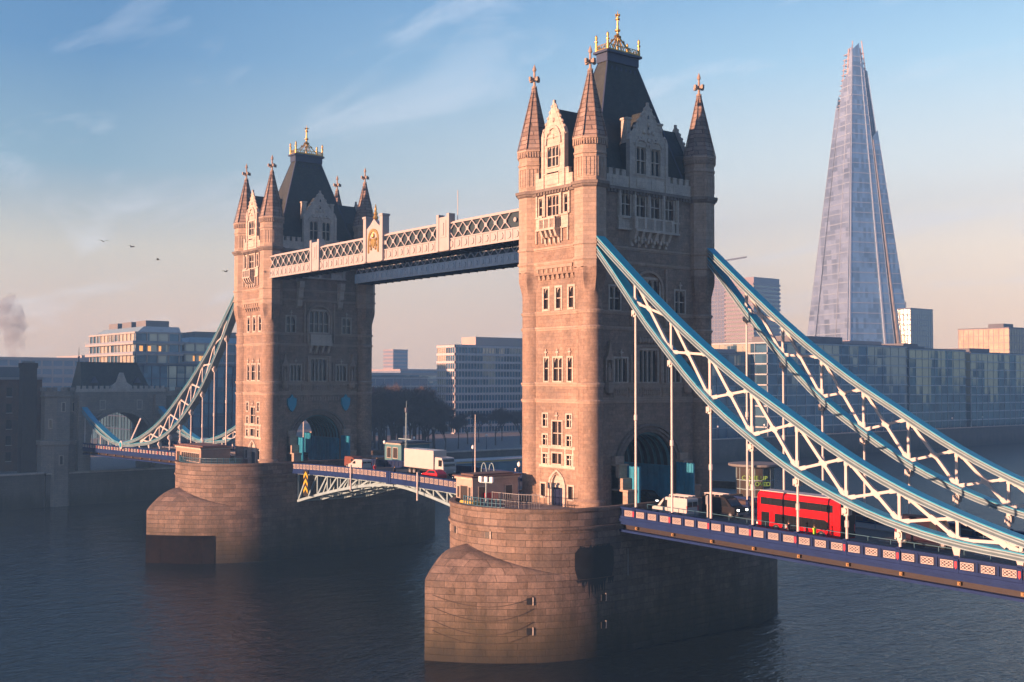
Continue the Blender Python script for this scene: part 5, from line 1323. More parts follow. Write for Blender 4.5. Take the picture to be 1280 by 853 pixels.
t = empty('lattice_mast', (-65.2, 11, 15.4), 'pale blue lattice signal mast rising beside the teal cabin', 'mast')
b = MB()
for q in ((-.18, -.18), (.18, -.18), (.18, .18), (-.18, .18)): b.bar((-65.2+q[0], 11+q[1], 15.4), (-65.2+q[0]*.4, 11+q[1]*.4, 24.5), .07, .07)
for k in range(12): z = 15.6+k*.74; b.bar((-65.38+k*.012, 10.82, z), (-65.02-k*.012, 11.18, z+.7), .05, .05)
b.build('lattice', pale, t); b = MB(); b.box(-67.6, -63.6, 10.9, 11.1, 19.8, 19.95); b.fr(-65.2, 11, [(24.4, .06), (26.6, .03)], 6); b.build('yard', pale, t)
b = MB(); b.fr(-65.2, 11, [(24.6, .3), (25.4, .34)], 8); b.build('signal_lamp', capm, t)
t = empty('flag_mast', (-11.8, -13.5, 15.4), 'slim white mast standing by the near pier cabin', 'mast')
b = MB(); b.fr(-11.8, -13.5, [(15.3, .12), (17, .09), (26.0, .04)], 8, smooth=True); b.build('pole', white, t); b = MB(); b.box(-12.1, -11.5, -13.8, -13.2, 15.3, 15.6); b.build('base', greym, t)
# round glazed cabin with a lime sign, behind the near tower on its western side
t = empty('glass_cabin', (11.8, 14.0, 15.0), 'glazed cabin with curved flat roof and lime green lettering, right of the near tower', 'cabin')
gx, gy = 10.6, 13.4
b = MB(); b.fr(gx, gy, [(19.6, 2.9), (19.75, 3.3), (20.0, 3.3), (20.05, 2.8)], 28); b.build('roof', roofgrey, t)  # dark roof grey here puts the shade on the roof into its colour
b = MB(); b.fr(gx, gy, [(15.0, 2.3), (19.6, 2.3)], 28, smooth=True); b.build('glazing', glassd, t)
b = MB()
for k in range(14): a = k*2*math.pi/14; b.fr(gx+2.34*math.cos(a), gy+2.34*math.sin(a), [(15.0, .05), (19.6, .05)], 4)
for z in (15.2, 16.0, 16.9, 18.0): b.fr(gx, gy, [(z, 2.3), (z, 2.37), (z+.08, 2.37), (z+.08, 2.3)], 28)
b.build('mullions', pale, t)
def lettering(parent, text, size, m, mtx):
    cu = bpy.data.curves.new('lettering', 'FONT'); cu.body = text; cu.size = size; cu.extrude = .015; cu.align_x = 'CENTER'
    o = bpy.data.objects.new('lettering', cu); col.objects.link(o); cu.materials.append(m); o.parent = parent
    me = bpy.data.meshes.new_from_object(o); bpy.data.objects.remove(o)
    o = bpy.data.objects.new('lettering', me); col.objects.link(o); o.parent = parent
    o.matrix_basis = Matrix.Translation(-Vector(parent.location)) @ mtx
    return o
for txt, z, rot in (('COME UP', 18.15, -52), ('I LOVED', 17.4, -38)):
    a = R(rot); mtx = Matrix.Translation((gx+2.5*math.cos(a), gy+2.5*math.sin(a), z)) @ Matrix.Rotation(a+math.pi/2, 4, 'Z') @ Matrix.Rotation(math.pi/2, 4, 'X')
    lettering(t, txt, .72, greenglow, mtx)
for s_, lb in ((-1, 'thin glass topped guard rail along the near footway, above the cast panels'), (1, 'thin guard rail along the footway beyond the bus')):
    b = MB(); y = s_*6.0; x = 11.0
    while x < 95:
        b.bar((x, y, road(x)+.13), (x, y, road(x)+1.25), .05, .05, up=(0, 1, 0)); b.bar((x, y, road(x)+1.25), (x+2.4, y, road(x+2.4)+1.25), .07, .05); b.bar((x, y, road(x)+.75), (x+2.4, y, road(x+2.4)+.75), .03, .03); x += 2.4
    tag(b.build('guard_rail', railblue), lb, 'guard rail')
# street lamps along the bridge
def make_lamp():
    t = empty('street_lamp', (0,0,0)); b = MB(); b.fr(0, 0, [(0, .16), (.8, .12), (.85, .07), (4.0, .045)], 8, smooth=True); b.bar((0, -.45, 3.75), (0, .45, 3.75), .05, .05); b.build('pole', navy2, t)
    for s_ in (0,):
        b = MB(); b.fr(0, s_, [(4.0, .08), (4.1, .2), (4.35, .24), (4.55, .16), (4.65, .04)], 10, smooth=True); b.build('globe', lampg, t)
    return t
lamp = make_lamp(); spots = [(-22.5, 7.0, rb(-22), 'globe lamp on the far kerb of the lifting span, right of the lorry'), (-40, 7.0, rb(-40), 'globe lamp on the far kerb just behind the lorry box'), (-66, 7.0, rb(-66), 'globe lamp beside the far tower'),
    (-13.5, 6.9, rb(-14), 'globe lamp on the far kerb close to the near tower'), (-9.2, -8.5, 15.37, 'globe lamp at the corner of the near tower by the blue railing'), (-10.0, 4.5, 15.2, 'globe lamp at the mouth of the near arch, river side')]
for i, (x, y, z, lb) in enumerate(spots):
    o = lamp if i == 0 else copy_tree(lamp)
    o.location = (x, y, z); tag(o, lb, 'street lamp', 'globe lamps along the carriageway')
# railings round the pier decks, fences, a few works items
def railing(name, pts, z, m, label, h=1.1, cat='railing', mesh=False):
    b = MB()
    for p, q in zip(pts, pts[1:]):
        b.bar((*p, z+h), (*q, z+h), .07, .06); b.bar((*p, z+.15), (*q, z+.15), .05, .05); b.bar((*p, z+h*.55), (*q, z+h*.55), .04, .04)
        L_ = math.hypot(q[0]-p[0], q[1]-p[1]); n = max(1, int(L_/.3))
        for i in range(n): x, y = p[0]+(q[0]-p[0])*i/n, p[1]+(q[1]-p[1])*i/n; b.box(x-.02, x+.02, y-.02, y+.02, z+.1, z+h)
        b.box(p[0]-.05, p[0]+.05, p[1]-.05, p[1]+.05, z, z+h+.08)
    return tag(b.build(name, m), label, cat)
arc = lambda a0, a1, rr, n=12, cx_=0: [(cx_+rr*math.cos(R(a0+(a1-a0)*i/n)), -13+rr*math.sin(R(a0+(a1-a0)*i/n))) for i in range(n+1)]
railing('pier_railing', arc(-100, -62, 9.7), 16.2, railblue, 'blue railing on the rim of the near pier in front of the cabin', 1.0)
railing('pier_railing', arc(-165, -20, 9.7, 24, -82.3), 16.2, railblue, 'blue railing round the nose of the far pier', .95)
railing('site_fence', [(-2.6, -17.8), (1.6, -17.2), (3.8, -15.6)], 15.38, greym, 'grey mesh site fence before the door of the near tower', 1.9, 'fence')
b = MB(); b.loft([[(-2.2+x*1.5, -21.3+y*.9, z) for x, y in ((-1, -1), (1, -1), (1, 1), (-1, 1))] if z < 16 else [(-2.2+x*1.2, -21.3+y*.6, z) for x, y in ((-1, -1), (1, -1), (1, 1), (-1, 1))] for z in (15.4, 16.55)]); 
tag(b.build('covered_pallet', tarp, bevel=.1), 'low load under a mustard tarpaulin at the rim of the near pier', 'pallet')
t = empty('notice_frame', (-1.2, -19.8, 15.4), 'pale T shaped signal frame on the near pier right of the cabin', 'signal')
b = MB(); b.fr(-1.2, -19.8, [(15.4, .09), (18.6, .07)], 8); b.build('pole', pale, t); b = MB(); b.bar((-2.0, -20.1, 18.6), (-.4, -19.5, 18.6), .1, .1); b.build('crossbar', pale, t)
for k in range(3): b = MB(); x = -1.9+k*.7; y = -20.05+k*.26; b.box(x-.25, x+.25, y-.12, y+.12, 18.65, 19.25); b.build('lamp_box', lampg, t)
t = empty('red_barrier', (-4.0, -16.5, 15.4), 'red panel leaning against the shaded side of the near pier cabin', 'barrier')
b = MB(); b.box(-4.4, -4.3, -17.6, -15.6, 16.1, 17.0); b.build('board', redm, t); b = MB(); b.box(-4.42, -4.3, -17.5, -17.4, 15.4, 16.1); b.box(-4.42, -4.3, -15.8, -15.7, 15.4, 16.1); b.build('leg', greym, t)
t = empty('hoop_frame', (-8.6, -3.4, 15.0), 'pale blue pair of tall hoops left of the near tower', 'frame')
for k in range(2):
    b = MB(); prev = None
    for i in range(13): 
        a = math.pi*i/12; p = (-12.6+1.1*k-.55*math.cos(a), -11.5+.4*k, 18.5+1.3*math.sin(a)); 
        if prev: b.bar(prev, p, .1, .1)
        prev = p
    for s_ in (-.55, .55): b.bar((-12.6+1.1*k+s_, -11.5+.4*k, 15.2), (-12.6+1.1*k+s_, -11.5+.4*k, 18.5), .1, .1)
    b.build('hoop', pale, t)
b = MB(); b.fr(0, 0, [(0, .12), (3.2, .1)], 8); b.box(-.16, .16, -.14, .14, 2.2, 3.1)
o = b.build('traffic_signal', greym, org=(0, 0, 0)); tag(o, 'grey traffic signal post at the kerb between the white and dark vans', 'traffic signal'); o.location = (20.2, -6.2, road(20))
b = MB(); b.bar((0,0,0), (1.9, 2.2, 6.6), .28, .28); o = b.build('leaning_pole', white, org=(0,0,0)); o.location = (-149.5, -8.4, 15); tag(o, 'pale pole leaning before the gatehouse arch at the chain pin', 'pole')

# ------------------------------------------------------------------ the city behind
def grid_facade(mb, x0, x1, y0, y1, z0, z1, fh, bw, dslab=.35, dm=.2, slab=.5, mw=.25, faces='en', mi_s=0, mi_m=0):
    """floor bands and mullions standing proud of a box on its seen sides"""
    nf = max(1, int(round((z1-z0)/fh)))
    for k in range(nf+1):
        z = z0+(z1-z0)*k/nf
        if 'e' in faces: mb.box(x0-dslab, x1+dslab, y0-dslab, y0+.05, z-slab/2, z+slab/2, mi_s)
        if 'n' in faces: mb.box(x1-.05, x1+dslab, y0-dslab, y1+dslab, z-slab/2, z+slab/2, mi_s)
    if mw:
        if 'e' in faces:
            n = max(1, int(round((x1-x0)/bw)))
            for k in range(n+1): x = x0+(x1-x0)*k/n; mb.box(x-mw/2, x+mw/2, y0-dm, y0+.05, z0, z1, mi_m)
        if 'n' in faces:
            n = max(1, int(round((y1-y0)/bw)))
            for k in range(n+1): y = y0+(y1-y0)*k/n; mb.box(x1-.05, x1+dm, y-mw/2, y+mw/2, z0, z1, mi_m)
def block(name, label, x0, x1, y0, y1, z1, core, slabm, fh=3.8, bw=3., z0=7.5, slab=.5, dslab=.35, mw=.25, mullm=None, roofs=(), cat='building', group=None, faces='en'):
    t = empty(name, ((x0+x1)/2, (y0+y1)/2, z0), label, cat, group)
    b = MB(); b.box(x0, x1, y0, y1, z0, z1); b.build('facade_glass', core, t)
    b = MB(); grid_facade(b, x0, x1, y0, y1, z0, z1, fh, bw, dslab, dslab*.6, slab, 0, faces=faces); b.build('floor_bands', slabm, t)
    if mw: b = MB(); grid_facade(b, x0, x1, y0, y1, z0, z1, 1e9, bw, 0, dslab*.6, .01, mw, faces=faces); b.build('mullions', mullm or slabm, t)
    b = MB(); b.box(x0-.3, x1+.3, y0-.3, y1+.3, z1, z1+.7); b.build('roof', roofgrey, t)
    for (a0, a1, b0, b1, h, m) in roofs:
        b = MB(); b.box(x0+(x1-x0)*a0, x0+(x1-x0)*a1, y0+(y1-y0)*b0, y0+(y1-y0)*b1, z1+.7, z1+.7+h); b.build('roof_plant', m, t)
    return t
# riverside glass offices on the right
G = 'glass offices along the far embankment'
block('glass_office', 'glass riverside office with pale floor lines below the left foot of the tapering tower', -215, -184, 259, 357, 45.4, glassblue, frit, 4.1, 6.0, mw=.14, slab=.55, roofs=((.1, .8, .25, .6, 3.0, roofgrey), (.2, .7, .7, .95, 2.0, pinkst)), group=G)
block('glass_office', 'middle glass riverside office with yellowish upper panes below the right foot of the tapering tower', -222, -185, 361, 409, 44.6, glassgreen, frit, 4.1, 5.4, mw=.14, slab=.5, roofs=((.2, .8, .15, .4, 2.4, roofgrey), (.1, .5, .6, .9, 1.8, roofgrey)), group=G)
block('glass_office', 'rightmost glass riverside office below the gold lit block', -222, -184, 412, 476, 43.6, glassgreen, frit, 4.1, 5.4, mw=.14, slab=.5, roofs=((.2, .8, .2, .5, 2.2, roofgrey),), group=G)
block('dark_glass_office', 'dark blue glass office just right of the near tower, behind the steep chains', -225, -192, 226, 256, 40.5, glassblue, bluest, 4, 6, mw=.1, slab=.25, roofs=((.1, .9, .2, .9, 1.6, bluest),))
# office behind the park between the towers
block('slab_office', 'wide office with white floor bands seen between the towers, pink plant room on top', -297, -284, 178, 262, 44.6, glassblue, bandwhite, 3.5, 1.6, slab=1.0, mw=.22, dslab=.4, roofs=((.1, .9, .14, .95, 3.6, pinkst),))
block('low_block', 'low blue grey block right of the far tower behind the bare trees', -310, -290, 134, 168, 31, bluest, frit, 3.6, 4, mw=.2)
# hospital towers
block('hospital_tower', 'pink lit concrete tower block with banded floors right of the near tower', -636, -600, 759, 798, 124, glassblue, pinkst, 4.0, 6, slab=2.1, dslab=.8, mw=0, roofs=((0, 1, 0, 1, 6, pinkst), (.3, .7, .2, .8, 3, roofgrey)))
block('hospital_tower', 'slim blue grey tower partly behind the near stone tower', -675, -649, 773, 793, 132, bluest, pale2, 4.0, 4, slab=.8, mw=.8, roofs=((.1, .6, .1, .9, 5, bluest),))
b = MB(); b.bar((-662, 780, 152), (-640, 797, 156), 1.2, 1.6); b.bar((-662, 780, 138), (-662, 780, 154), 1.2, 1.2); tag(b.build('tower_crane', greym), 'crane jib peeping from behind the upper right edge of the near tower', 'crane')
block('blue_block', 'blue glass block close to the right foot of the tapering tower', -399, -375, 668, 698, 85, glassblue, bluest, 4, 3, slab=.5, mw=.5, roofs=((.4, .45, .4, .5, 6, greym),))
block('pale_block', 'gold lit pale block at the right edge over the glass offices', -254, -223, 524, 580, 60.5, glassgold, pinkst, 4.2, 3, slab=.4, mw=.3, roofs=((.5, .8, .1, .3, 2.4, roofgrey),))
block('hazy_block', 'hazy pink striped block far off beside the far tower', -935, -915, 548, 566, 62, bluest, pinkst, 4, 5, slab=1.8, mw=0)
block('hazy_block', 'hazy flat block at the far right of the tree line', -700, -640, 380, 470, 38, bluest, pinkst, 4, 5, slab=1.2, mw=0)
for i, (x, y, w_, dd, h) in enumerate(((-820, 470, 60, 40, 36), (-760, 640, 70, 60, 42), (-560, 250, 60, 70, 34), (-520, 20, 60, 80, 40), (-640, 120, 50, 70, 44), (-560, -110, 80, 90, 42), (-430, -70, 60, 60, 38), (-700, 700, 60, 60, 60), (-470, 640, 60, 60, 52), (-330, 600, 60, 60, 46), (-430, 520, 70, 60, 48), (-520, 560, 60, 60, 50))):
    block('city_block', ['far city block left of the distant pink one', 'far city block behind the slab office', 'city block beyond the bare trees', 'city block behind the terraced flats', 'far city block behind the far tower', 'city block on the left skyline behind the warehouses', 'city block behind the brick chimney stack', 'low block at the foot of the hospital towers', 'low block left of the foot of the tapering tower', 'low block behind the middle glass office', 'low block behind the first glass office', 'low block between the hospital and the tapering tower'][i], x, x+w_, y, y+dd, h, [glassblue, bluest][i % 2], [concrete, pinkst][i % 2], 4, 5, slab=1.5, mw=[0, .8][i % 2])
# terraced flats above the gatehouse
def terraced(name, label, x1, y0, w_, dd, floors, ztop, lights):
    t = empty(name, (x1-w_/2, y0+dd/2, 7.5), label, 'building', 'terraced blocks above the gatehouse')
    fh = 3.9
    b = MB(); b.box(x1-w_, x1, y0, y0+dd, 7.5, ztop); b.build('facade_glass', glassblue, t)
    b = MB(); p = MB()
    for k in range(floors):
        z = ztop-k*fh; e_ = 1.6 if k else .6
        b.box(x1-w_-e_, x1+e_, y0-e_, y0+dd, z-.5, z+.1); p.box(x1-w_-e_, x1+e_-.0, y0-e_+.02, y0-e_+.12, z+.1, z+.75) if k else None
        if k: p.box(x1+e_-.12, x1+e_-.02, y0-e_+.12, y0+dd, z+.1, z+.75)
        for j in range(int(w_/4)): b.box(x1-w_+4*j-.25, x1-w_+4*j+.25, y0-.35, y0, z-fh, z-.5)
        for j in range(int(dd/4)+1): b.box(x1, x1+.35, y0+4*j-.25, y0+4*j+.25, z-fh, z-.5)
    b.build('floor_slab', concrete, t); p.build('balcony_front', bluest, t)
    b = MB(); b.loft([[(x1-w_+1, y0+1, ztop+.1), (x1-1, y0+1, ztop+.1), (x1-1, y0+dd, ztop+.1), (x1-w_+1, y0+dd, ztop+.1)], [(x1-w_+3, y0+4, ztop+2.2), (x1-3, y0+4, ztop+2.2), (x1-3, y0+dd, ztop+2.2), (x1-w_+3, y0+dd, ztop+2.2)]]); b.build('roof', pale, t)
    for q in (.12, .42, .72):
        b = MB(); b.box(x1-w_*(1-q), x1-w_*(1-q)+w_*.2, y0+5, y0+dd*.8, ztop+.5, ztop+4.4); b.build('roof_plant', roofgrey, t)
    for (yy0, yy1, k) in lights:
        z = ztop-k*fh; nl = max(1, int((yy1-yy0)/1.1))
        for j in range(nl):
            if (j*7+k) % 5 == 3: continue
            ya = y0+yy0+(yy1-yy0)*j/nl; b = MB(); b.box(x1-.02, x1+.06, ya+.1, ya+(yy1-yy0)/nl-.12, z-2.9+.5*(j % 2), z-1.0); b.build('lit_window', warm, t)
    return t
terraced('terraced_flats', 'terraced concrete block with lit windows rising above the gatehouse roof', -293, 45, 49, 17, 6, 47.2, ((1.2, 5.6, 1), (8.2, 10.5, 1)))
terraced('terraced_flats', 'terraced block half hidden behind the far tower and its chain', -300, 66, 40, 40, 6, 44.0, ((3.0, 9.0, 1),))
block('green_glass_office', 'greenish glass office low behind the chain left of the far tower', -262, -230, 22, 74, 34.5, glassblue, capm, 3.9, 2.6, mw=.2, slab=.3)
# brick warehouses left, running on along the quay beyond the frame
def warehouse(y0, y1, z1, label, x1=-182, dpt=40, gable=True, bm_=None):
    t = empty('brick_warehouse', (x1-dpt/2, (y0+y1)/2, 7.5), label, 'warehouse', 'warehouses along the quay')
    b = MB(); holes = []
    nf = int((z1-9)/4.0); nb = int((y1-y0)/4.2)
    for k in range(nf):
        for j in range(nb):
            yc = y0+(j+.5)*(y1-y0)/nb; zc = 10+k*4.0; holes.append((yc-.65, yc+.65, zc, zc+2.2))
    wall(b, lambda q, dd, z: (dd, q, z), x1, y0, y1, 7.5, z1, holes[:100], .3); b.box(x1-dpt, x1-.5, y0, y1, 7.5, z1-.05); b.build('brick_wall', bm_ or brickm, t)
    for i, h in enumerate(holes[:100]):
        b = MB(); b.box(x1-.34, x1-.3, h[0], h[1], h[2], h[3]); b.box(x1-.3, x1-.26, (h[0]+h[1])/2-.04, (h[0]+h[1])/2+.04, h[2], h[3]); b.box(x1-.1, x1+.1, h[0]-.1, h[1]+.1, h[2]-.2, h[2], 1); b.build('window', [glassd, portland], t)
    b = MB(); b.box(x1-dpt-.3, x1+.3, y0-.2, y1+.2, z1, z1+.6, 0); b.build('cornice', concrete, t)
    b = MB(); b.box(x1-dpt+3, x1-4, y0+2, y1-2, z1+.6, z1+3.2); b.build('roof_storey', roofgrey, t)
    return t
warehouse(-30, -14.5, 30.2, 'brick warehouse with small panes left of the gatehouse turret', -194)
warehouse(-58, -32, 33.0, 'brick warehouse at the left edge beyond the dark stack', -190)
warehouse(-120, -60, 45, 'unseen brick warehouse beyond the left edge, raised to shade the gatehouse', -176.8)  # this and the next are unseen, raised and set forward to shade the gatehouse
warehouse(-210, -125, 45, 'long unseen brick warehouse further down the quay, raised to shade the gatehouse', -176.8)
t = empty('chimney_stack', (-184, -20.6, 7.5), 'tall dark square stack standing before the brick warehouse at the left', 'chimney')
b = MB(); b.loft([[(-184+x*h, -20.6+y*h, z) for x, y in ((-1, -1), (1, -1), (1, 1), (-1, 1))] for z, h in ((2, 1.75), (33.0, 1.6), (33.0, 1.8), (34.2, 1.8))]); b.build('shaft', mat('sooty_brick', (.05, .04, .036), .9), t)
b = MB(); b.box(-185.2, -182.8, -21.8, -19.4, 34.2, 34.6); b.build('cap', roofgrey, t)
b = MB(); b.fr(0, 0, [(0, .2), (6, .1)], 8); b.box(-1.2, 1.2, -.15, .15, 5.7, 6.1)
o = b.build('quay_lamp', greym, org=(0,0,0)); o.location = (-178.6, -17.6, 7.5); tag(o, 'quay lamp standing by the gatehouse turret at the left', 'street lamp')
# riverbank furniture seen between the towers and at the right
t = empty('moored_barge', (-160, 118, 0), 'long moored barge with a pale yellow edged roof beyond the lifting span', 'barge')
b = MB(); b.loft([[(-164, 85, -.3), (-156, 85, -.3), (-156, 150, -.3), (-164, 150, -.3)], [(-164.5, 82, 3.2), (-155.5, 82, 3.2), (-155.5, 153, 3.2), (-164.5, 153, 3.2)]]); b.build('hull', vandark, t)
b = MB(); b.box(-163.5, -156.5, 86, 149, 3.2, 6.6); b.build('deckhouse', glassblue, t)
b = MB(); b.box(-164.2, -155.8, 85, 150, 6.6, 7.3); b.build('roof', pale2, t)
b = MB(); b.box(-155.8, -155.7, 87, 149, 6.8, 7.05); b.build('roof_stripe', yellow, t)
def quay_lamp():
    t = empty('embankment_lamp', (0,0,0)); b = MB(); b.fr(0, 0, [(0, .15), (5.2, .07)], 6); b.build('pole', navy2, t); b = MB(); b.fr(0, 0, [(5.2, .1), (5.5, .34), (5.9, .3), (6.0, .05)], 8); b.build('globe', lampg, t); return t
ql = quay_lamp()
for k in range(14):
    o = ql if k == 0 else copy_tree(ql); o.location = (-177.6, 60+k*27, 7.5); tag(o, 'globe lamp in the row on the far embankment', 'street lamp', 'lamps along the far embankment')

# ------------------------------------------------------------------ bare winter trees in the riverside park
def make_tree(seed, H=19., spread=7.5):
    r_ = random.Random(seed); t = empty('bare_tree', (0,0,0)); b = MB(); tw = MB()
    def grow(p, dirv, ln, rad, lev):
        q = p+dirv*ln
        b.loft([[p+Vector((math.cos(a), math.sin(a), 0))*rad for a in (0, 2.1, 4.2)], [q+Vector((math.cos(a), math.sin(a), 0))*rad*.62 for a in (0, 2.1, 4.2)]], False)
        if lev == 0:
            for k in range(16):
                v = Vector((r_.gauss(0, 1), r_.gauss(0, 1), r_.gauss(.35, .8))).normalized()*r_.uniform(.7, 2.2); s_ = q-dirv*ln*r_.random()*.8
                n = v.cross(Vector((r_.random(), r_.random(), r_.random()))).normalized()*r_.uniform(.03, .07)
                tw.add([s_-n, s_+n, s_+v], [(0,1,2)])
            return
        for k in range(4 if lev > 1 else 4):
            a = r_.uniform(0, 6.28); tilt = r_.uniform(.35, .85)
            v = (dirv*math.cos(tilt)+Vector((math.cos(a), math.sin(a), r_.uniform(-.1, .35)))*math.sin(tilt)).normalized()
            grow(q-dirv*ln*r_.uniform(0, .35), v, ln*r_.uniform(.58, .78), rad*.6, lev-1)
    grow(Vector((0,0,0)), Vector((r_.uniform(-.05, .05), r_.uniform(-.05, .05), 1)).normalized(), H*.34, .38, 4)
    b.build('trunk', bark, t, org=None) if False else b.build('trunk', bark, t, recalc=False)
    tw.build('crown', twig, t, recalc=False)
    return t
protos = [make_tree(s) for s in (3, 8, 21)]
tp = []
for i in range(52):
    x = rnd.uniform(-255, -188); tp.append((x, rnd.uniform(74, 103)+(-188-x)*.62, rnd.uniform(.95, 1.35)))
for i in range(9):
    x = rnd.uniform(-250, -190); tp.append((x, 106+i*5.5+(-188-x)*.65, rnd.uniform(.6, .85)))
tp = [(x, y, s_) for x, y, s_ in tp if not (-262 < x < -228 and 22 < y < 76) and not (y > 205)]
for i, (x, y, s_) in enumerate(tp):
    o = protos[i] if i < 3 else copy_tree(protos[i % 3])
    o.location = (x, y, 7.5); o.scale = (s_, s_, s_); o.rotation_euler.z = rnd.uniform(0, 6)
    tag(o, 'bare winter tree among those in the riverside park', 'tree', 'bare trees in the park between the towers')
for o in protos[len(tp):]: o.hide_render = True

# ------------------------------------------------------------------ the tapering glass tower
def build_spire_tower():
    cx_, cy_, zb, zt = -417.0, 659.0, 7.5, 298.0
    t = empty('tapering_glass_tower', (cx_, cy_, zb), 'very tall tapering glass tower with an open splintered top above the right skyline', 'skyscraper')
    hb = 31.0
    az = R(-18.5)
    ex, ey = Vector((math.cos(az), math.sin(az), 0)), Vector((-math.sin(az), math.cos(az), 0))
    def pt(a, b_, z, sc_=1.0):
        q = 1-(z-zb)/(zt+54-zb); q *= sc_
        return Vector((cx_, cy_, z))+(ex*a+ey*b_)*hb*q
    b = MB(); ctr = (( -.9, -.9), (.9, -.9), (.9, .9), (-.9, .9))
    b.loft([[pt(a, c_, zb, .93) for a, c_ in ctr], [pt(a, c_, 262, .93) for a, c_ in ctr]]); b.build('core_glass', shardcore, t)
    # glass shards: each a leaning sheet that overshoots its edges, with slots between
    shards = [  # side, from, to, base z, top z, proud, material
        ('e', -1.06, -.62, 7.5, 255, .03, 1), ('e', -.52, .42, 7.5, 272, .05, 1), ('e', .5, 1.03, 7.5, 294, .09, 1),
        ('n', -1.04, .22, 7.5, 296, .05, 0), ('n', .16, .5, 7.5, 284, .09, 0), ('n', .6, 1.09, 7.5, 226, .1, 0),
        ('w', -1.0, 1.0, 7.5, 280, .04, 0), ('s', -1.0, .2, 7.5, 276, .04, 0), ('s', .25, 1.0, 7.5, 255, .0, 0)]
    F = {'e': lambda u_, o_: (u_, -1-o_), 'n': lambda u_, o_: (1+o_, u_), 'w': lambda u_, o_: (-u_, 1+o_), 's': lambda u_, o_: (-1-o_, -u_)}
    for sd, u0, u1, z0, z1, o_, mi in shards:
        b = MB(); f = F[sd]; slope = (z1-22 if z1 > 280 else z1-9)
        q = [pt(*f(u0, o_), z0), pt(*f(u1, o_), z0), pt(*f(u1, o_), z1 if u1 > .4 or sd != 'e' else z1-14), pt(*f(u0, o_), z1-14 if sd == 'n' and u0 < 0 and False else z1-6)]
        q2 = [pt(*f(u0, o_-.05), z0), pt(*f(u1, o_-.05), z0), pt(*f(u1, o_-.05), z1 if u1 > .4 or sd != 'e' else z1-14), pt(*f(u0, o_-.05), z1-6)]
        b.loft([q, q2]); sh = b.build('glass_shard', shardglass2 if mi else shardglass, t)
        b = MB(); z = z0+4
        while z < z1-8:
            A, B = pt(*f(u0, o_+.012), z), pt(*f(u1, o_+.012), z); b.bar(A, B, .3, .7); z += 3.9*2
        n = 1
        for k in range(n+1):
            u_ = u0+(u1-u0)*k/n; b.bar(pt(*f(u_, o_+.01), z0), pt(*f(u_, o_+.01), z1-10), .22, .22)
        b.build('glazing_bars', shardbar, sh)
        if sd == 'n':       # returns of the sheets; gold on the last one paints in sunlight
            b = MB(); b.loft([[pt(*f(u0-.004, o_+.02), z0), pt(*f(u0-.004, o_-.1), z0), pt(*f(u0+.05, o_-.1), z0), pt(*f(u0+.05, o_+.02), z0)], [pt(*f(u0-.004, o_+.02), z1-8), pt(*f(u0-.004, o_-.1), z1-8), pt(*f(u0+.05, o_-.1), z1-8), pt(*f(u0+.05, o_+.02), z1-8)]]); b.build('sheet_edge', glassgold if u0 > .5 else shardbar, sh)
    # open steelwork at the top
    b = MB()
    for z in range(236, 290, 4):
        P = [pt(a, c_, z, .98) for a, c_ in ((-.95, -.95), (.95, -.95), (.95, .95), (-.95, .95))]
        for p, q in zip(P, P[1:]+P[:1]): b.bar(p, q, .5, .6)
    for a, c_, zz_ in ((-.6, -.95, 284), (.1, -.95, 291), (.95, -.95, 297), (.95, 0, 290), (.95, .8, 298), (-.95, 0, 284), (.3, .95, 293), (.5, -.95, 292), (.95, .4, 292)): b.bar(pt(a, c_, 225), pt(a, c_, zz_), .7, .7)
    for z, (a, c_) in ((262, (.2, -.9)), (270, (.4, -.9)), (278, (.1, -.9))): b.bar(pt(a, c_, z), pt(a, c_, z+14), 1.2, 1.2)
    b.build('spire_steel', pinkst, t)
    b = MB(); b.box(cx_-48, cx_-20, cy_-44, cy_-20, 7.5, 62); b.build('podium', shardglass2, t)
    b = MB(); b.box(cx_-20, cx_+44, cy_-42, cy_-10, 7.5, 50); b.build('podium', pinkst, t)
    return t
build_spire_tower()
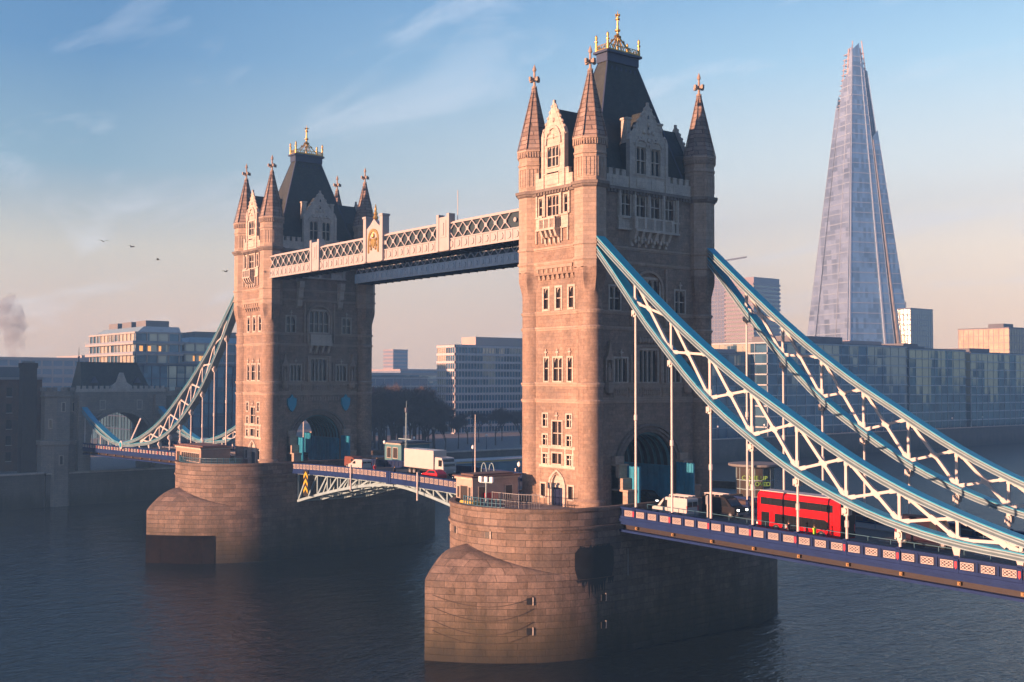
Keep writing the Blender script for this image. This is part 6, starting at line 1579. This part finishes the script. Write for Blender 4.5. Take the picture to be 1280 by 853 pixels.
# smoke from a chimney on the left
b = MB(); rs = random.Random(5); rings = []
for k in range(13):
    q = k/12; z = 36+36*q; cx_, cy_ = -480+3*math.sin(q*5)+3*q, 46+4*math.sin(q*4+1)+9*q; rr = .8+9.5*q**.8*(1-.93*(max(0, q-.6)/.4)**2)
    rings.append([(cx_+rr*(1+.3*rs.uniform(-1, 1))*math.cos(a*math.pi/5), cy_+rr*(1+.3*rs.uniform(-1, 1))*math.sin(a*math.pi/5), z+rs.uniform(-.8, .8)) for a in range(10)])
b.loft(rings, True, smooth=True)
sm = bpy.data.materials.new('smoke_air'); sm.use_nodes = True; t = sm.node_tree; t.nodes.remove(t.nodes['Principled BSDF'])
pv = nn(t, 'ShaderNodeVolumePrincipled'); pv.inputs['Color'].default_value = (.55, .6, .68, 1)
c = nn(t, 'ShaderNodeTexCoord'); n = nn(t, 'ShaderNodeTexNoise'); n.inputs['Scale'].default_value = .16; n.inputs['Detail'].default_value = 4; n.inputs['Roughness'].default_value = .6; t.links.new(c.outputs['Object'], n.inputs[0])
mr = nn(t, 'ShaderNodeMapRange'); mr.inputs[1].default_value = .38; mr.inputs[2].default_value = .68; mr.inputs[3].default_value = 0; mr.inputs[4].default_value = .16; t.links.new(n.outputs[0], mr.inputs[0]); t.links.new(mr.outputs[0], pv.inputs['Density'])
t.links.new(pv.outputs[0], t.nodes['Material Output'].inputs['Volume'])
tag(b.build('smoke', sm), kind='stuff')
# birds over the river
def bird(x, y, z, s_, rz):
    b = MB(); 
    b.loft([[(-.35, 0, 0), (-.34, .01, .01), (-.34, -.01, .01)], [(0, .09, -.03), (0, 0, .09), (0, -.09, -.03)], [(.3, .05, 0), (.3, 0, .07), (.3, -.05, 0)], [(.45, .005, .02), (.45, 0, .03), (.45, -.005, .02)]])
    for q in (-1, 1): b.loft([[(-.14, q*.06, .03), (.16, q*.06, .03), (.16, q*.06, .05), (-.14, q*.06, .05)], [(-.12, q*.45, .22), (.12, q*.45, .22), (.12, q*.45, .24), (-.12, q*.45, .24)], [(-.2, q*.9, .16), (-.1, q*.9, .16), (-.1, q*.9, .17), (-.2, q*.9, .17)]])
    o = b.build('bird', birdm, org=(0,0,0)); o.location = (x, y, z); o.scale = (s_,)*3; o.rotation_euler.z = rz
    return o

for i, (x, y, z, lb) in enumerate(((-77.6, -38.3, 52.2, 'bird, the uppermost of four in the sky left of the far tower'), (-76.3, -34.2, 51.5, 'bird over the river, second from the left of four'), (-75.1, -30.4, 49.6, 'bird, lowest of the four left of the far tower'), (-71.2, -20.5, 48.0, 'bird close beside the far tower balcony'))):
    tag(bird(x, y, z, 1.0, .6*i), lb, 'bird', 'gulls over the river')
